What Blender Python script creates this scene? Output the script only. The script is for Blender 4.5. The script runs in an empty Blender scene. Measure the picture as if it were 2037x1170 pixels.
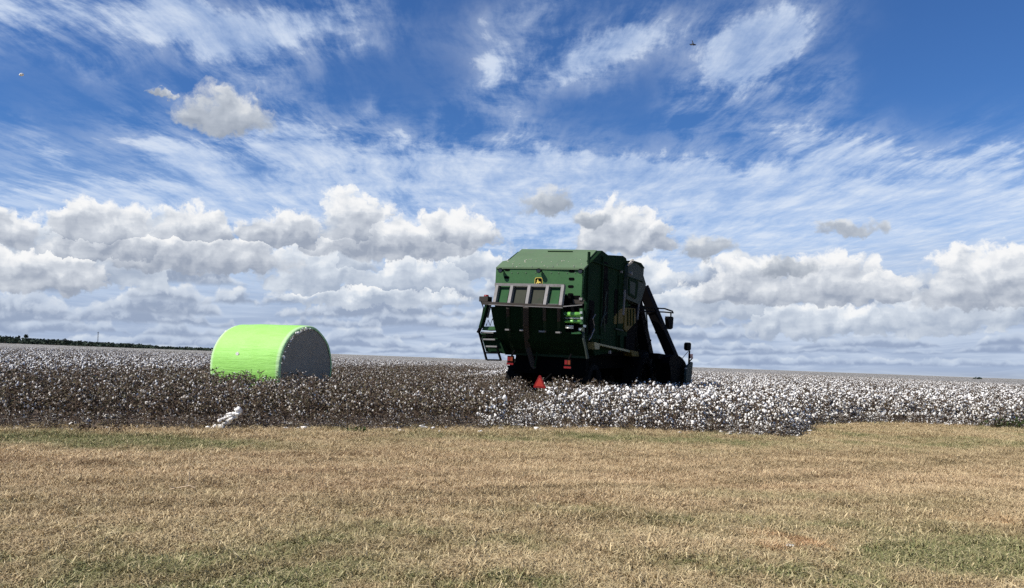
import bpy, math, random
from mathutils import Vector, Matrix, noise
R = math.radians
C = bpy.context.scene
COL = C.collection
random.seed(7)

# ------------------------------------------------------------------ camera
PITCH = math.atan(132 / 1600.0)
EYE = Vector((0, 0, 1.5))
cam = bpy.data.objects.new('camera', bpy.data.cameras.new('camera'))
COL.objects.link(cam)
cam.location = EYE
cam.rotation_euler = (R(90) + PITCH, 0, 0)
cam.data.sensor_width = 36
cam.data.lens = 36 * 1600 / 2037.0
cam.data.clip_start = 0.1
cam.data.clip_end = 20000
C.camera = cam


def ray(px, py):
    u = (px - 1018.5) / 1600.0
    v = (585 - py) / 1600.0
    return Vector((u, math.cos(PITCH) - v * math.sin(PITCH), math.sin(PITCH) + v * math.cos(PITCH)))


def at(px, py, depth):
    d = ray(px, py)
    return EYE + d * (depth / d.y)


SLOPE = 0.0366
def gz(x, y):
    """height of the ground: a field that falls gently to the right, with soft unevenness"""
    r = math.hypot(x, y)
    k = min(1.0, 40.0 / max(r, 1.0))
    return -SLOPE * x + k * (0.05 * noise.noise(Vector((x * 0.16, y * 0.3, 3.1))) + 0.02 * noise.noise(Vector((x * 0.7, y * 0.9, 7.7))))


def on_ground(px, py):
    d = ray(px, py)
    t = EYE.z / -(d.z + SLOPE * d.x)
    p = EYE + d * t
    return Vector((p.x, p.y, gz(p.x, p.y)))


# ------------------------------------------------------------------ materials
def new_mat(name):
    m = bpy.data.materials.new(name)
    m.use_nodes = True
    nt = m.node_tree
    return m, nt, nt.nodes['Principled BSDF']


class S:
    """a node socket with arithmetic"""
    def __init__(s, nt, sock): s.nt = nt; s.s = sock
    def _op(s, op, *o, clamp=False):
        n = s.nt.nodes.new('ShaderNodeMath'); n.operation = op; n.use_clamp = clamp
        for i, v in enumerate((s,) + o):
            if isinstance(v, S): s.nt.links.new(v.s, n.inputs[i])
            else: n.inputs[i].default_value = v
        return S(s.nt, n.outputs[0])
    def __add__(s, o): return s._op('ADD', o)
    __radd__ = __add__
    def __sub__(s, o): return s._op('SUBTRACT', o)
    def __rsub__(s, o): return (s * -1.0) + o
    def __mul__(s, o): return s._op('MULTIPLY', o)
    __rmul__ = __mul__
    def __truediv__(s, o): return s._op('DIVIDE', o)
    def max(s, o): return s._op('MAXIMUM', o)
    def min(s, o): return s._op('MINIMUM', o)
    def gt(s, o): return s._op('GREATER_THAN', o)
    def sqrt(s): return s._op('SQRT')
    def exp(s): return s._op('EXPONENT')
    def pow(s, o): return s._op('POWER', o)
    def sat(s): return s._op('ADD', 0.0, clamp=True)
    def ss(s, a, b, lo=0.0, hi=1.0):
        n = s.nt.nodes.new('ShaderNodeMapRange'); n.interpolation_type = 'SMOOTHSTEP'
        s.nt.links.new(s.s, n.inputs[0])
        for i, v in enumerate((a, b, lo, hi)): n.inputs[i + 1].default_value = v
        return S(s.nt, n.outputs[0])
    def lin(s, a, b, lo=0.0, hi=1.0):
        n = s.nt.nodes.new('ShaderNodeMapRange'); n.clamp = True
        s.nt.links.new(s.s, n.inputs[0])
        for i, v in enumerate((a, b, lo, hi)): n.inputs[i + 1].default_value = v
        return S(s.nt, n.outputs[0])


def mixc(nt, f, a, b):
    n = nt.nodes.new('ShaderNodeMix'); n.data_type = 'RGBA'
    for k, v in ((0, f), (6, a), (7, b)):
        if isinstance(v, S): nt.links.new(v.s, n.inputs[k])
        elif k == 0: n.inputs[k].default_value = v
        else: n.inputs[k].default_value = (*v, 1)
    return S(nt, n.outputs[2])


def vec(nt, x, y, z=0.0):
    n = nt.nodes.new('ShaderNodeCombineXYZ')
    for i, v in enumerate((x, y, z)):
        if isinstance(v, S): nt.links.new(v.s, n.inputs[i])
        else: n.inputs[i].default_value = v
    return S(nt, n.outputs[0])


def sep(nt, v):
    n = nt.nodes.new('ShaderNodeSeparateXYZ'); nt.links.new(v.s, n.inputs[0])
    return [S(nt, o) for o in n.outputs]


def noise_t(nt, v, scale, detail=4, rough=0.55, dist=0.0, dim='3D', out=0, lac=2.0):
    n = nt.nodes.new('ShaderNodeTexNoise'); n.noise_dimensions = dim
    nt.links.new(v.s, n.inputs['Vector'])
    n.inputs['Scale'].default_value = scale; n.inputs['Detail'].default_value = detail
    n.inputs['Roughness'].default_value = rough; n.inputs['Distortion'].default_value = dist
    n.inputs['Lacunarity'].default_value = lac
    return S(nt, n.outputs[out])


def voro(nt, v, scale, detail=3, rough=0.5, dim='2D', rnd=1.0):
    n = nt.nodes.new('ShaderNodeTexVoronoi'); n.voronoi_dimensions = dim
    nt.links.new(v.s, n.inputs['Vector'])
    n.inputs['Scale'].default_value = scale; n.inputs['Detail'].default_value = detail
    n.inputs['Roughness'].default_value = rough; n.inputs['Randomness'].default_value = rnd
    n.normalize = True
    return S(nt, n.outputs[0])


def position(nt):
    n = nt.nodes.new('ShaderNodeNewGeometry'); return S(nt, n.outputs['Position'])


def objcoord(nt):
    n = nt.nodes.new('ShaderNodeTexCoord'); return S(nt, n.outputs['Object'])


def paint(name, col, rough=0.5, var=0.25, scale=3.0, dirt=None, dirt_amt=0.0, metallic=0.0, bump=0.0, spec=0.5):
    """painted or bare metal with uneven fading, grime and a little bump"""
    m, nt, b = new_mat(name)
    p = objcoord(nt)
    n1 = noise_t(nt, p, scale, 5, 0.65)
    n2 = noise_t(nt, p, scale * 9, 3, 0.6)
    f = (n1 * 0.7 + n2 * 0.3).lin(0.3, 0.7)
    c = mixc(nt, f, tuple(x * (1 - var) for x in col), tuple(x * (1 + var) for x in col))
    if dirt:
        d = noise_t(nt, p, scale * 1.7, 6, 0.7).ss(0.62 - dirt_amt * 0.3, 0.75)
        c = mixc(nt, d * 0.8, c, dirt)
    nt.links.new(c.s, b.inputs['Base Color'])
    nt.links.new((n2.lin(0.2, 0.8, rough - 0.12, rough + 0.15)).s, b.inputs['Roughness'])
    b.inputs['Metallic'].default_value = metallic; b.inputs['Specular IOR Level'].default_value = spec
    if bump:
        bn = nt.nodes.new('ShaderNodeBump'); bn.inputs['Strength'].default_value = bump; bn.inputs['Distance'].default_value = 0.02
        nt.links.new(n1.s, bn.inputs['Height']); nt.links.new(bn.outputs[0], b.inputs['Normal'])
    return m


M = {}
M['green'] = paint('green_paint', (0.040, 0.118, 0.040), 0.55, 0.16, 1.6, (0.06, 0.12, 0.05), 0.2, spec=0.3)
M['roof_green'] = paint('sunlit_green_paint', (0.100, 0.155, 0.080), 0.6, 0.10, 1.4, (0.11, 0.14, 0.085), 0.3, spec=0.3)  # lighter copy of the green, sunlight on the roof slope put into the colour
M['dark_green'] = paint('shaded_green_paint', (0.0085, 0.024, 0.011), 0.8, 0.3, 1.5, (0.014, 0.017, 0.013), 0.2, spec=0.03)  # darkened copy of the green, shade of the flank put into the colour
M['grey_green'] = paint('grey_green_panel', (0.045, 0.058, 0.048), 0.7, 0.15, 2.0, (0.06, 0.06, 0.05), 0.2, spec=0.1)
M['rib'] = paint('dark_green_ribs', (0.022, 0.040, 0.022), 0.8, 0.25, 3.0, spec=0.05)
M['panel'] = paint('matt_green_panel', (0.032, 0.085, 0.036), 0.9, 0.2, 2.5, (0.05, 0.06, 0.04), 0.3, spec=0.05)
M['panel_grey'] = paint('matt_grey_panel', (0.050, 0.052, 0.040), 0.9, 0.2, 2.5, (0.03, 0.05, 0.03), 0.3, spec=0.05)
M['steel'] = paint('weathered_steel', (0.19, 0.18, 0.172), 0.7, 0.25, 4.0, (0.12, 0.08, 0.06), 0.3)
M['brown_steel'] = paint('rusty_shaded_steel', (0.05, 0.042, 0.036), 0.75, 0.25, 4.0, (0.08, 0.055, 0.04), 0.3, spec=0.2)
M['black'] = paint('black_metal', (0.0032, 0.0032, 0.0036), 0.8, 0.3, 3.0, spec=0.03)
M['duct'] = paint('black_plastic_duct', (0.0062, 0.0056, 0.0062), 0.75, 0.3, 2.0, spec=0.05)
M['rubber'] = paint('dusty_rubber', (0.006, 0.006, 0.006), 0.85, 0.3, 4.0, (0.012, 0.011, 0.009), 0.2, spec=0.08)
M['yellow'] = paint('yellow_paint', (0.10, 0.073, 0.012), 0.7, 0.15, 2.0, (0.09, 0.07, 0.02), 0.3, spec=0.2)
M['roller'] = paint('bright_green_roller', (0.15, 0.42, 0.08), 0.25, 0.12, 3.0)
M['chrome'] = paint('bright_steel', (0.6, 0.62, 0.58), 0.3, 0.15, 5.0, metallic=0.6)
M['red'] = paint('red_reflector', (0.20, 0.008, 0.007), 0.35, 0.15, 8.0)
M['orange'] = paint('amber_lens', (0.20, 0.036, 0.010), 0.3, 0.15, 8.0)
M['triangle'] = paint('fluorescent_orange_red', (0.38, 0.024, 0.011), 0.5, 0.12, 8.0)
M['olive'] = paint('olive_walkway', (0.17, 0.17, 0.075), 0.5, 0.2, 3.0, (0.1, 0.09, 0.06), 0.3)
M['glass'] = paint('dark_glass', (0.012, 0.016, 0.02), 0.08, 0.1, 2.0)
M['badge_yellow'] = paint('badge_yellow', (0.72, 0.55, 0.1), 0.4, 0.05, 8.0)
M['white'] = paint('white_enamel', (0.75, 0.73, 0.66), 0.35, 0.06, 9.0)
M['bird'] = paint('dark_feathers', (0.012, 0.012, 0.016), 0.7, 0.3, 9.0)
M['mast'] = paint('galvanised_mast', (0.09, 0.10, 0.11), 0.6, 0.2, 1.0)


def cotton_mat(name, col, scale=14.0):
    m, nt, b = new_mat(name)
    p = position(nt)
    n = noise_t(nt, p, scale, 3, 0.6)
    oi = nt.nodes.new('ShaderNodeObjectInfo')
    f = (n.lin(0.3, 0.7) * 0.6 + S(nt, oi.outputs['Random']) * 0.4).sat()
    c = mixc(nt, f, tuple(x * 0.82 for x in col), col)
    nt.links.new(c.s, b.inputs['Base Color'])
    b.inputs['Roughness'].default_value = 0.95
    b.inputs['Specular IOR Level'].default_value = 0.1
    return m


M['boll'] = cotton_mat('white_cotton_boll', (0.90, 0.87, 0.81))
M['lint'] = cotton_mat('greyed_cotton_lint', (0.60, 0.54, 0.46))


def plant_mat(name, ca, cb, cc=None):
    m, nt, b = new_mat(name)
    p = position(nt)
    n = noise_t(nt, p, 0.35, 4, 0.6).lin(0.35, 0.65)
    n2 = noise_t(nt, p, 9.0, 2, 0.5).lin(0.3, 0.7)
    oi = nt.nodes.new('ShaderNodeObjectInfo')
    c = mixc(nt, (n * 0.6 + S(nt, oi.outputs['Random']) * 0.5).sat(), ca, cb)
    if cc: c = mixc(nt, n2, c, cc)
    nt.links.new(c.s, b.inputs['Base Color'])
    b.inputs['Roughness'].default_value = 0.8
    b.inputs['Specular IOR Level'].default_value = 0.2
    return m


M['stem'] = plant_mat('dry_cotton_stem', (0.135, 0.090, 0.060), (0.20, 0.145, 0.102), (0.062, 0.042, 0.029))
M['leaf'] = plant_mat('withered_cotton_leaf', (0.085, 0.054, 0.036), (0.095, 0.098, 0.042), (0.12, 0.092, 0.06))
M['weed'] = plant_mat('green_weed_leaf', (0.06, 0.10, 0.03), (0.09, 0.13, 0.04))
M['tree'] = plant_mat('dark_far_foliage', (0.018, 0.030, 0.020), (0.030, 0.045, 0.028))

# ------------------------------------------------------------------ mesh builder
class MB:
    def __init__(s): s.v = []; s.f = []; s.m = []; s.mats = []
    def mi(s, m):
        if m not in s.mats: s.mats.append(m)
        return s.mats.index(m)
    def add(s, vs, fs, m):
        o = len(s.v); k = s.mi(m)
        s.v += [Vector(p) for p in vs]
        for f in fs: s.f.append(tuple(o + i for i in f)); s.m.append(k)
    def box(s, c, size, m, rot=None):
        c = Vector(c); hx, hy, hz = (q / 2 for q in size)
        vs = [Vector((x, y, z)) for x in (-hx, hx) for y in (-hy, hy) for z in (-hz, hz)]
        if rot is not None: vs = [rot @ p for p in vs]
        s.add([p + c for p in vs], [(0, 1, 3, 2), (4, 6, 7, 5), (0, 4, 5, 1), (2, 3, 7, 6), (0, 2, 6, 4), (1, 5, 7, 3)], m)
    def prism(s, poly, d, m):
        """closed solid: polygon swept along d"""
        d = Vector(d); n = len(poly); a = [Vector(p) for p in poly]
        fs = [tuple(range(n)), tuple(range(2 * n - 1, n - 1, -1))] + [(i, i + n, (i + 1) % n + n, (i + 1) % n) for i in range(n)]
        s.add(a + [p + d for p in a], fs, m)
    def bar(s, a, b, w, h, m, up=(0, 0, 1)):
        a = Vector(a); b = Vector(b); d = (b - a).normalized(); up = Vector(up)
        if abs(d.dot(up)) > 0.95: up = Vector((0, 1, 0))
        x = d.cross(up).normalized(); y = x.cross(d)
        q = [x * w / 2 + y * h / 2, -x * w / 2 + y * h / 2, -x * w / 2 - y * h / 2, x * w / 2 - y * h / 2]
        s.prism([a + k for k in q], b - a, m)
    def tube(s, pts, r, m, n=8, cap=True):
        pts = [Vector(p) for p in pts]; rs = r if isinstance(r, (list, tuple)) else [r] * len(pts)
        vs = []; fs = []
        for i, p in enumerate(pts):
            d = (pts[min(i + 1, len(pts) - 1)] - pts[max(i - 1, 0)]).normalized()
            u = Vector((0, 0, 1)) if abs(d.z) < 0.9 else Vector((1, 0, 0))
            x = d.cross(u).normalized(); y = x.cross(d)
            for k in range(n):
                t = 2 * math.pi * k / n; vs.append(p + (x * math.cos(t) + y * math.sin(t)) * rs[i])
        for i in range(len(pts) - 1):
            for k in range(n):
                fs.append((i * n + k, i * n + (k + 1) % n, (i + 1) * n + (k + 1) % n, (i + 1) * n + k))
        if cap: fs += [tuple(range(n - 1, -1, -1)), tuple(range((len(pts) - 1) * n, len(pts) * n))]
        s.add(vs, fs, m)
    def blob(s, c, r, m, seed=0, amp=0.3, sub=1, sq=(1, 1, 1)):
        V, F = ICO[sub]; c = Vector(c); vs = []
        for p in V:
            k = 1 + amp * noise.noise(p * 2.2 + Vector((seed * 3.7, seed * 1.3, 0)))
            vs.append(c + Vector((p.x * sq[0], p.y * sq[1], p.z * sq[2])) * r * k)
        s.add(vs, F, m)
    def mesh(s, name, smooth=False):
        me = bpy.data.meshes.new(name)
        me.from_pydata([tuple(p) for p in s.v], [], s.f)
        for m in s.mats: me.materials.append(m)
        me.polygons.foreach_set('material_index', s.m)
        if smooth: me.polygons.foreach_set('use_smooth', [True] * len(s.f))
        me.update(); return me
    def build(s, name, parent=None, smooth=False, fix=True, bevel=0.0):
        me = s.mesh(name, smooth)
        if fix:
            import bmesh
            bm = bmesh.new(); bm.from_mesh(me); bmesh.ops.recalc_face_normals(bm, faces=bm.faces)
            bm.to_mesh(me); bm.free()
        o = bpy.data.objects.new(name, me); COL.objects.link(o)
        if parent: o.parent = parent
        if bevel:
            b = o.modifiers.new('bevel', 'BEVEL'); b.width = bevel; b.segments = 2; b.limit_method = 'ANGLE'
        return o


def ico(sub):
    import bmesh
    bm = bmesh.new(); bmesh.ops.create_icosphere(bm, subdivisions=sub, radius=1)
    bm.verts.ensure_lookup_table()
    r = ([v.co.copy() for v in bm.verts], [tuple(v.index for v in f.verts) for f in bm.faces]); bm.free(); return r
ICO = {k: ico(k) for k in (1, 2, 3, 4)}


def tag(o, label=None, cat=None, group=None, kind=None):
    if label: o['label'] = label
    if cat: o['category'] = cat
    if group: o['group'] = group
    if kind: o['kind'] = kind
    return o


def thing(name, loc, label, cat, group=None):
    o = bpy.data.objects.new(name, None); COL.objects.link(o)
    o.location = loc; o.empty_display_size = 0.3
    return tag(o, label, cat, group)

# ------------------------------------------------------------------ field outline (metres on the ground)
EDGE = [(-60, -11.0), (-16.0, 10.9), (-8.8, 13.9), (-5.6, 15.2), (-3.2, 16.3), (0, 17.7), (2.15, 18.9), (4.4, 18.9), (6.1, 18.3), (6.75, 19.3),
        (8.0, 22.0), (9.2, 23.2), (11.4, 24.6), (15.6, 24.7), (22, 26.5), (60, 42)]
def edge_y(x):
    for (x0, y0), (x1, y1) in zip(EDGE, EDGE[1:]):
        if x0 <= x <= x1: return y0 + (y1 - y0) * (x - x0) / (x1 - x0)
    return 1e9


HEAD = Vector((math.sin(R(26)), math.cos(R(26)), 0))
def picked(x, y):
    """harvested part of the field"""
    if x < -12.3 + 0.135 * (y - 19.6) + 0.9 * noise.noise(Vector((0.2 * y, 1.0, 0))): return False
    px = (x + 0.6) - 0.50 * (y - 17.7) + 0.35 * noise.noise(Vector((0.8 * y, x, 4)))
    if y > 33: return x < -3.0 + 0.1 * (y - 33) and y < 62 + 8 * noise.noise(Vector((x * .1, 0, 9)))
    return px < 0

# ------------------------------------------------------------------ the ground sheet
def ground():
    vs = []; fs = []
    rad = [0.0]; r = 1.5
    while r < 9000: rad.append(r); r *= 1.045 if r < 60 else 1.12
    n = 180
    vs.append((0, 0, gz(0, 0)))
    for r in rad[1:]:
        for k in range(n):
            t = 2 * math.pi * k / n
            x, y = r * math.sin(t), r * math.cos(t)
            vs.append((x, y, gz(x, y)))
    for k in range(n): fs.append((0, 1 + (k + 1) % n, 1 + k))
    for i in range(len(rad) - 2):
        a = 1 + i * n; b = a + n
        for k in range(n): fs.append((a + k, a + (k + 1) % n, b + (k + 1) % n, b + k))
    me = bpy.data.meshes.new('ground'); me.from_pydata(vs, [], fs)
    me.polygons.foreach_set('use_smooth', [True] * len(fs)); me.update()
    o = bpy.data.objects.new('ground', me); COL.objects.link(o)
    m, nt, b = new_mat('dry_turf_soil')
    nt.links.new(turf_colour(nt, 0.75).s, b.inputs['Base Color'])
    b.inputs['Roughness'].default_value = 0.95; b.inputs['Specular IOR Level'].default_value = 0.1
    bn = nt.nodes.new('ShaderNodeBump'); bn.inputs['Strength'].default_value = 0.8; bn.inputs['Distance'].default_value = 0.03
    nt.links.new(noise_t(nt, position(nt), 30, 4, 0.7).s, bn.inputs['Height']); nt.links.new(bn.outputs[0], b.inputs['Normal'])
    me.materials.append(m)
    return tag(o, kind='structure', label='broad open turf sloping gently to the right')


GREEN_PATCH = []   # x, y, half-width x, half-width y, strength
def gp(px, py, wx, wy, s):
    p = on_ground(px, py); GREEN_PATCH.append((p.x, p.y, wx, wy, s))
for a in ((420, 1140, .55, .25, 1.2), (330, 1160, .5, .2, 1.3), (560, 1115, .4, .3, .6), (640, 1100, .4, .3, .6), (1990, 1110, .5, .5, 1.2), (1860, 1120, .5, .4, .8),
          (1560, 1150, .3, .15, .7), (200, 880, 2.2, .7, .9), (340, 882, 1.4, .5, .9), (60, 872, 1.5, .6, .5), (950, 872, 1.6, .4, .5), (1250, 875, 2.0, .6, .45), (1450, 880, 2.0, .5, .5),
          (1780, 1000, 1.6, .5, .45), (1400, 1040, 1.0, .35, .4), (1060, 1020, .6, .3, .4), (1950, 880, 2.5, .8, .5), (700, 1060, .9, .4, .3), (1480, 985, 1.2, .25, .3), (1850, 1050, 1.2, .5, .4)):
    gp(*a)
RED_PATCH = []
for px, py, wx, wy, s in ((1530, 1100, .16, .16, .9), (1620, 1085, .16, .14, .8), (1570, 1075, .22, .12, .6), (1430, 962, 1.1, .3, .15), (2010, 1050, .35, .3, .5)):
    p = on_ground(px, py); RED_PATCH.append((p.x, p.y, wx, wy, s))


def curve(*pix):
    (x0, y0), (x1, y1), (x2, y2) = [on_ground(*p).xy for p in pix]
    a = ((y2 - y0) / (x2 - x0) - (y1 - y0) / (x1 - x0)) / (x2 - x1); b_ = (y1 - y0) / (x1 - x0) - a * (x0 + x1)
    return (y0 - a * x0 * x0 - b_ * x0, b_, a)
# faint mown wheel tracks curving across the turf
TRACKS = [(curve((300, 1012), (1000, 985), (1700, 940)), .30, .85), (curve((500, 960), (1100, 940), (1800, 925)), .25, .65), (curve((900, 1075), (1400, 1020), (2000, 985)), .22, .9), (curve((100, 930), (900, 915), (1900, 905)), .3, .55)]
def patches(nt, x, y, lst):
    tot = None
    for cx, cy, wx, wy, s in lst:
        dx = (x - cx) * (1.0 / wx); dy = (y - cy) * (1.0 / wy)
        g = ((dx * dx + dy * dy) * -0.7).exp() * s
        tot = g if tot is None else tot + g
    return tot


def turf_colour(nt, k):
    p = position(nt); x, y, z = sep(nt, p)
    w = noise_t(nt, p, 0.9, 3, 0.6, out=1); wx, wy, wz = sep(nt, w)
    xs = x + (wx - 0.5) * 1.6; ys = y + (wy - 0.5) * 1.6
    n1 = noise_t(nt, vec(nt, x * 0.35, y * 0.8, 0.0), 1.0, 5, 0.62)
    n2 = noise_t(nt, p, 5.0, 4, 0.65)
    tan_a = (0.70 * k, 0.535 * k, 0.315 * k); tan_b = (0.45 * k, 0.32 * k, 0.18 * k)
    c = mixc(nt, (n1 * 0.65 + n2 * 0.35).lin(0.36, 0.64), tan_b, tan_a)
    dr = noise_t(nt, vec(nt, x * 0.16 + y * 0.10, y * 0.95 - x * 0.22, 5.0), 1.3, 5, 0.66).ss(0.52, 0.68)
    c = mixc(nt, dr * 0.75, c, (0.29 * k, 0.18 * k, 0.095 * k))
    near = y.lin(5.2, 9.5, 1.0, 0.0)
    far = y.lin(12.5, 16.0, 0.0, 0.7)
    g = (patches(nt, xs, ys, GREEN_PATCH) + (noise_t(nt, p, 0.7, 4, 0.6).ss(0.45, 0.7) * (near + far + 0.08)) + near * 0.35 + far * 0.35)
    g = (g * n2.lin(0.25, 0.65, 0.3, 1.35)).sat()
    c = mixc(nt, (g * 0.95).sat(), c, (0.175 * k, 0.205 * k, 0.075 * k))
    for pa, wd, st in TRACKS:
        cv = x * x * pa[2] + x * pa[1] + pa[0]
        dd = (ys - cv) * (1.0 / wd)
        tm = (dd * dd * -1.0).exp() * (n1 * 1.6).sat()
        c = mixc(nt, (tm * st).sat(), c, (0.27 * k, 0.205 * k, 0.105 * k))
    rr = (patches(nt, xs, ys, RED_PATCH) * n2.lin(0.3, 0.6, 0.25, 0.8)).sat()
    return mixc(nt, rr, c, (0.60 * k, 0.28 * k, 0.12 * k))


ground()

def field_soil():
    vs = []; fs = []
    xs = [-60 + i * 0.4 for i in range(301)]
    rows = [0, 0.35, 0.8, 1.4, 2, 4, 7, 11, 16, 22, 30, 40, 60, 90, 130]
    for x in xs:
        for j, d in enumerate(rows):
            y = edge_y(x) - 0.35 + d + 0.25 * noise.noise(Vector((x * 1.3, 0, 2)))
            y = max(y, -40)
            vs.append((x * (1 + d / 60), y, gz(x * (1 + d / 60), y) + (-0.03 if j == 0 else 0.045)))
    n = len(rows)
    for i in range(len(xs) - 1):
        for j in range(n - 1): fs.append((i * n + j, (i + 1) * n + j, (i + 1) * n + j + 1, i * n + j + 1))
    me = bpy.data.meshes.new('field_soil'); me.from_pydata(vs, [], fs); me.update()
    o = bpy.data.objects.new('field_soil', me); COL.objects.link(o)
    m, nt, b = new_mat('dark_field_soil')
    p = position(nt)
    c = mixc(nt, noise_t(nt, p, 3, 5, 0.7).lin(0.3, 0.7), (0.085, 0.062, 0.046), (0.20, 0.145, 0.105))
    c = mixc(nt, noise_t(nt, p, 25, 3, 0.7).ss(0.66, 0.72), c, (0.5, 0.47, 0.43))
    nt.links.new(c.s, b.inputs['Base Color']); b.inputs['Roughness'].default_value = 0.95
    bn = nt.nodes.new('ShaderNodeBump'); bn.inputs['Strength'].default_value = 1; bn.inputs['Distance'].default_value = 0.05
    nt.links.new(noise_t(nt, p, 14, 5, 0.7).s, bn.inputs['Height']); nt.links.new(bn.outputs[0], b.inputs['Normal'])
    me.materials.append(m)
    tag(o, kind='structure', label='dark bare soil under the cotton rows')
field_soil()

# ------------------------------------------------------------------ cotton plants
def cotton_plant(seed, pk):
    """returns (stalk builder, boll builder)"""
    rnd = random.Random(seed)
    a = MB(); b = MB()
    H = rnd.uniform(0.74, 0.95) * (0.96 if pk else 1.0)
    pts = []; x = y = 0.0
    for i in range(5):
        pts.append(Vector((x, y, H * i / 4.0))); x += rnd.uniform(-.04, .04); y += rnd.uniform(-.04, .04)
    a.tube(pts, [0.010, 0.009, 0.007, 0.005, 0.003], M['stem'], 4, False)
    def boll(p, r):
        mat = M['lint'] if (pk and rnd.random() < 0.6) else M['boll']
        sq = (rnd.uniform(.65, 1.25), rnd.uniform(.65, 1.25), rnd.uniform(.8, 1.6))
        b.blob(p, r, mat, rnd.random() * 50, 0.7, 1, sq)
        if r > .03:
            b.blob(p + Vector((rnd.uniform(-1, 1), rnd.uniform(-1, 1), rnd.uniform(-1.2, .4))) * r * .8, r * .62, mat, rnd.random() * 50, .7, 1)
    def leaf(p, s, mat):
        u = Vector((rnd.uniform(-1, 1), rnd.uniform(-1, 1), rnd.uniform(-.7, .4))).normalized()
        w = u.cross(Vector((rnd.uniform(-1, 1), rnd.uniform(-1, 1), 1))).normalized()
        n = u.cross(w) * 0.25 * s
        a.add([p, p + u * s * .5 + w * s * .42 + n, p + u * s, p + u * s * .5 - w * s * .42 + n], [(0, 1, 2), (0, 2, 3)], mat)
    nb = rnd.randint(13, 17)
    ang = rnd.uniform(0, 6.28)
    for k in range(nb):
        t = 0.10 + 0.86 * k / nb
        base = pts[0].lerp(pts[4], t); ang += 2.4 + rnd.uniform(-.5, .5)
        L = (0.36 * (1 - t) + 0.10) * rnd.uniform(.7, 1.15)
        up = rnd.uniform(.35, .9)
        d = Vector((math.cos(ang), math.sin(ang), up)).normalized()
        mid = base + d * L * .55 + Vector((0, 0, rnd.uniform(-.02, .03))); end = mid + Vector((d.x, d.y, d.z * .4)) * L * .5
        a.tube([base, mid, end], [0.005, 0.004, 0.002], M['stem'], 3, False)
        for q in (mid, end) + ((base.lerp(end, .8),) if L > .25 else ()):
            u = rnd.random()
            if pk:
                if u < 0.40: boll(q, rnd.uniform(.007, .023))
                if u > 0.2:
                    for _ in range(3): leaf(q, rnd.uniform(.022, .042), M['stem'])     # empty burr
                if rnd.random() < 0.75: leaf(q + Vector((0, 0, rnd.uniform(-.05, .05))), rnd.uniform(.035, .075), M['leaf'])
            else:
                if u < 0.60: boll(q, rnd.choice((rnd.uniform(.012, .024), rnd.uniform(.022, .034), rnd.uniform(.028, .046))))
                for _ in range(4): leaf(q, rnd.uniform(.03, .06), M['stem'])
                if rnd.random() < 0.85: leaf(q + Vector((0, 0, rnd.uniform(-.05, .05))), rnd.uniform(.03, .07), M['leaf'])
    for k in range(9 if pk else 8):
        leaf(Vector((rnd.uniform(-.2, .2), rnd.uniform(-.2, .2), rnd.uniform(.1, .85) * H)), rnd.uniform(.04, .08), M['leaf'])
    return a, b


NV = 10
VAR = {}
for kind_, pk in (('picked', True), ('white', False)):
    VAR[kind_] = []
    col = bpy.data.collections.new(kind_ + '_plants')
    for i in range(NV):
        a, b = cotton_plant(100 * pk + i, pk)
        sm = a.mesh('stalk'); bmh = b.mesh('bolls', True)
        both = MB()
        for src in (a, b):
            o = len(both.v); both.v += src.v
            both.f += [tuple(j + o for j in f) for f in src.f]; both.m += [both.mi(src.mats[k]) for k in src.m]
        me = both.mesh('cotton_plant')
        ob = bpy.data.objects.new('%s_%02d' % (kind_, i), me); col.objects.link(ob)
        VAR[kind_].append((me,) if pk else (sm, bmh))
    VAR[kind_ + '_col'] = col


def scatter(name, pts, col, label, cat):
    """pts: (x, y, z, yaw, tilt, scale, variant); instances of the collection's meshes on a cloud of points"""
    me = bpy.data.meshes.new(name); me.from_pydata([p[:3] for p in pts], [], [])
    at_ = me.attributes.new('rot', 'FLOAT_VECTOR', 'POINT')
    at_.data.foreach_set('vector', [q for p in pts for q in (p[4] * math.cos(p[3] * 3), p[4] * math.sin(p[3] * 3), p[3])])
    at_ = me.attributes.new('scl', 'FLOAT', 'POINT'); at_.data.foreach_set('value', [p[5] for p in pts])
    at_ = me.attributes.new('idx', 'INT', 'POINT'); at_.data.foreach_set('value', [p[6] for p in pts])
    o = bpy.data.objects.new(name, me); COL.objects.link(o)
    ng = bpy.data.node_groups.new(name, 'GeometryNodeTree')
    ng.interface.new_socket('Geometry', in_out='INPUT', socket_type='NodeSocketGeometry')
    ng.interface.new_socket('Geometry', in_out='OUTPUT', socket_type='NodeSocketGeometry')
    N = ng.nodes; L = ng.links
    gi = N.new('NodeGroupInput'); go = N.new('NodeGroupOutput')
    ci = N.new('GeometryNodeCollectionInfo'); ci.inputs['Collection'].default_value = col
    ci.inputs['Separate Children'].default_value = True; ci.inputs['Reset Children'].default_value = True
    ip = N.new('GeometryNodeInstanceOnPoints'); ip.inputs['Pick Instance'].default_value = True
    def attr(n, t):
        a = N.new('GeometryNodeInputNamedAttribute'); a.data_type = t; a.inputs['Name'].default_value = n
        return a.outputs['Attribute']
    L.new(gi.outputs[0], ip.inputs['Points']); L.new(ci.outputs[0], ip.inputs['Instance'])
    L.new(attr('idx', 'INT'), ip.inputs['Instance Index'])
    e = N.new('FunctionNodeEulerToRotation'); L.new(attr('rot', 'FLOAT_VECTOR'), e.inputs[0]); L.new(e.outputs[0], ip.inputs['Rotation'])
    L.new(attr('scl', 'FLOAT'), ip.inputs['Scale']); L.new(ip.outputs[0], go.inputs[0])
    o.modifiers.new('scatter', 'NODES').node_group = ng
    return tag(o, label, cat, kind='stuff')

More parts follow.
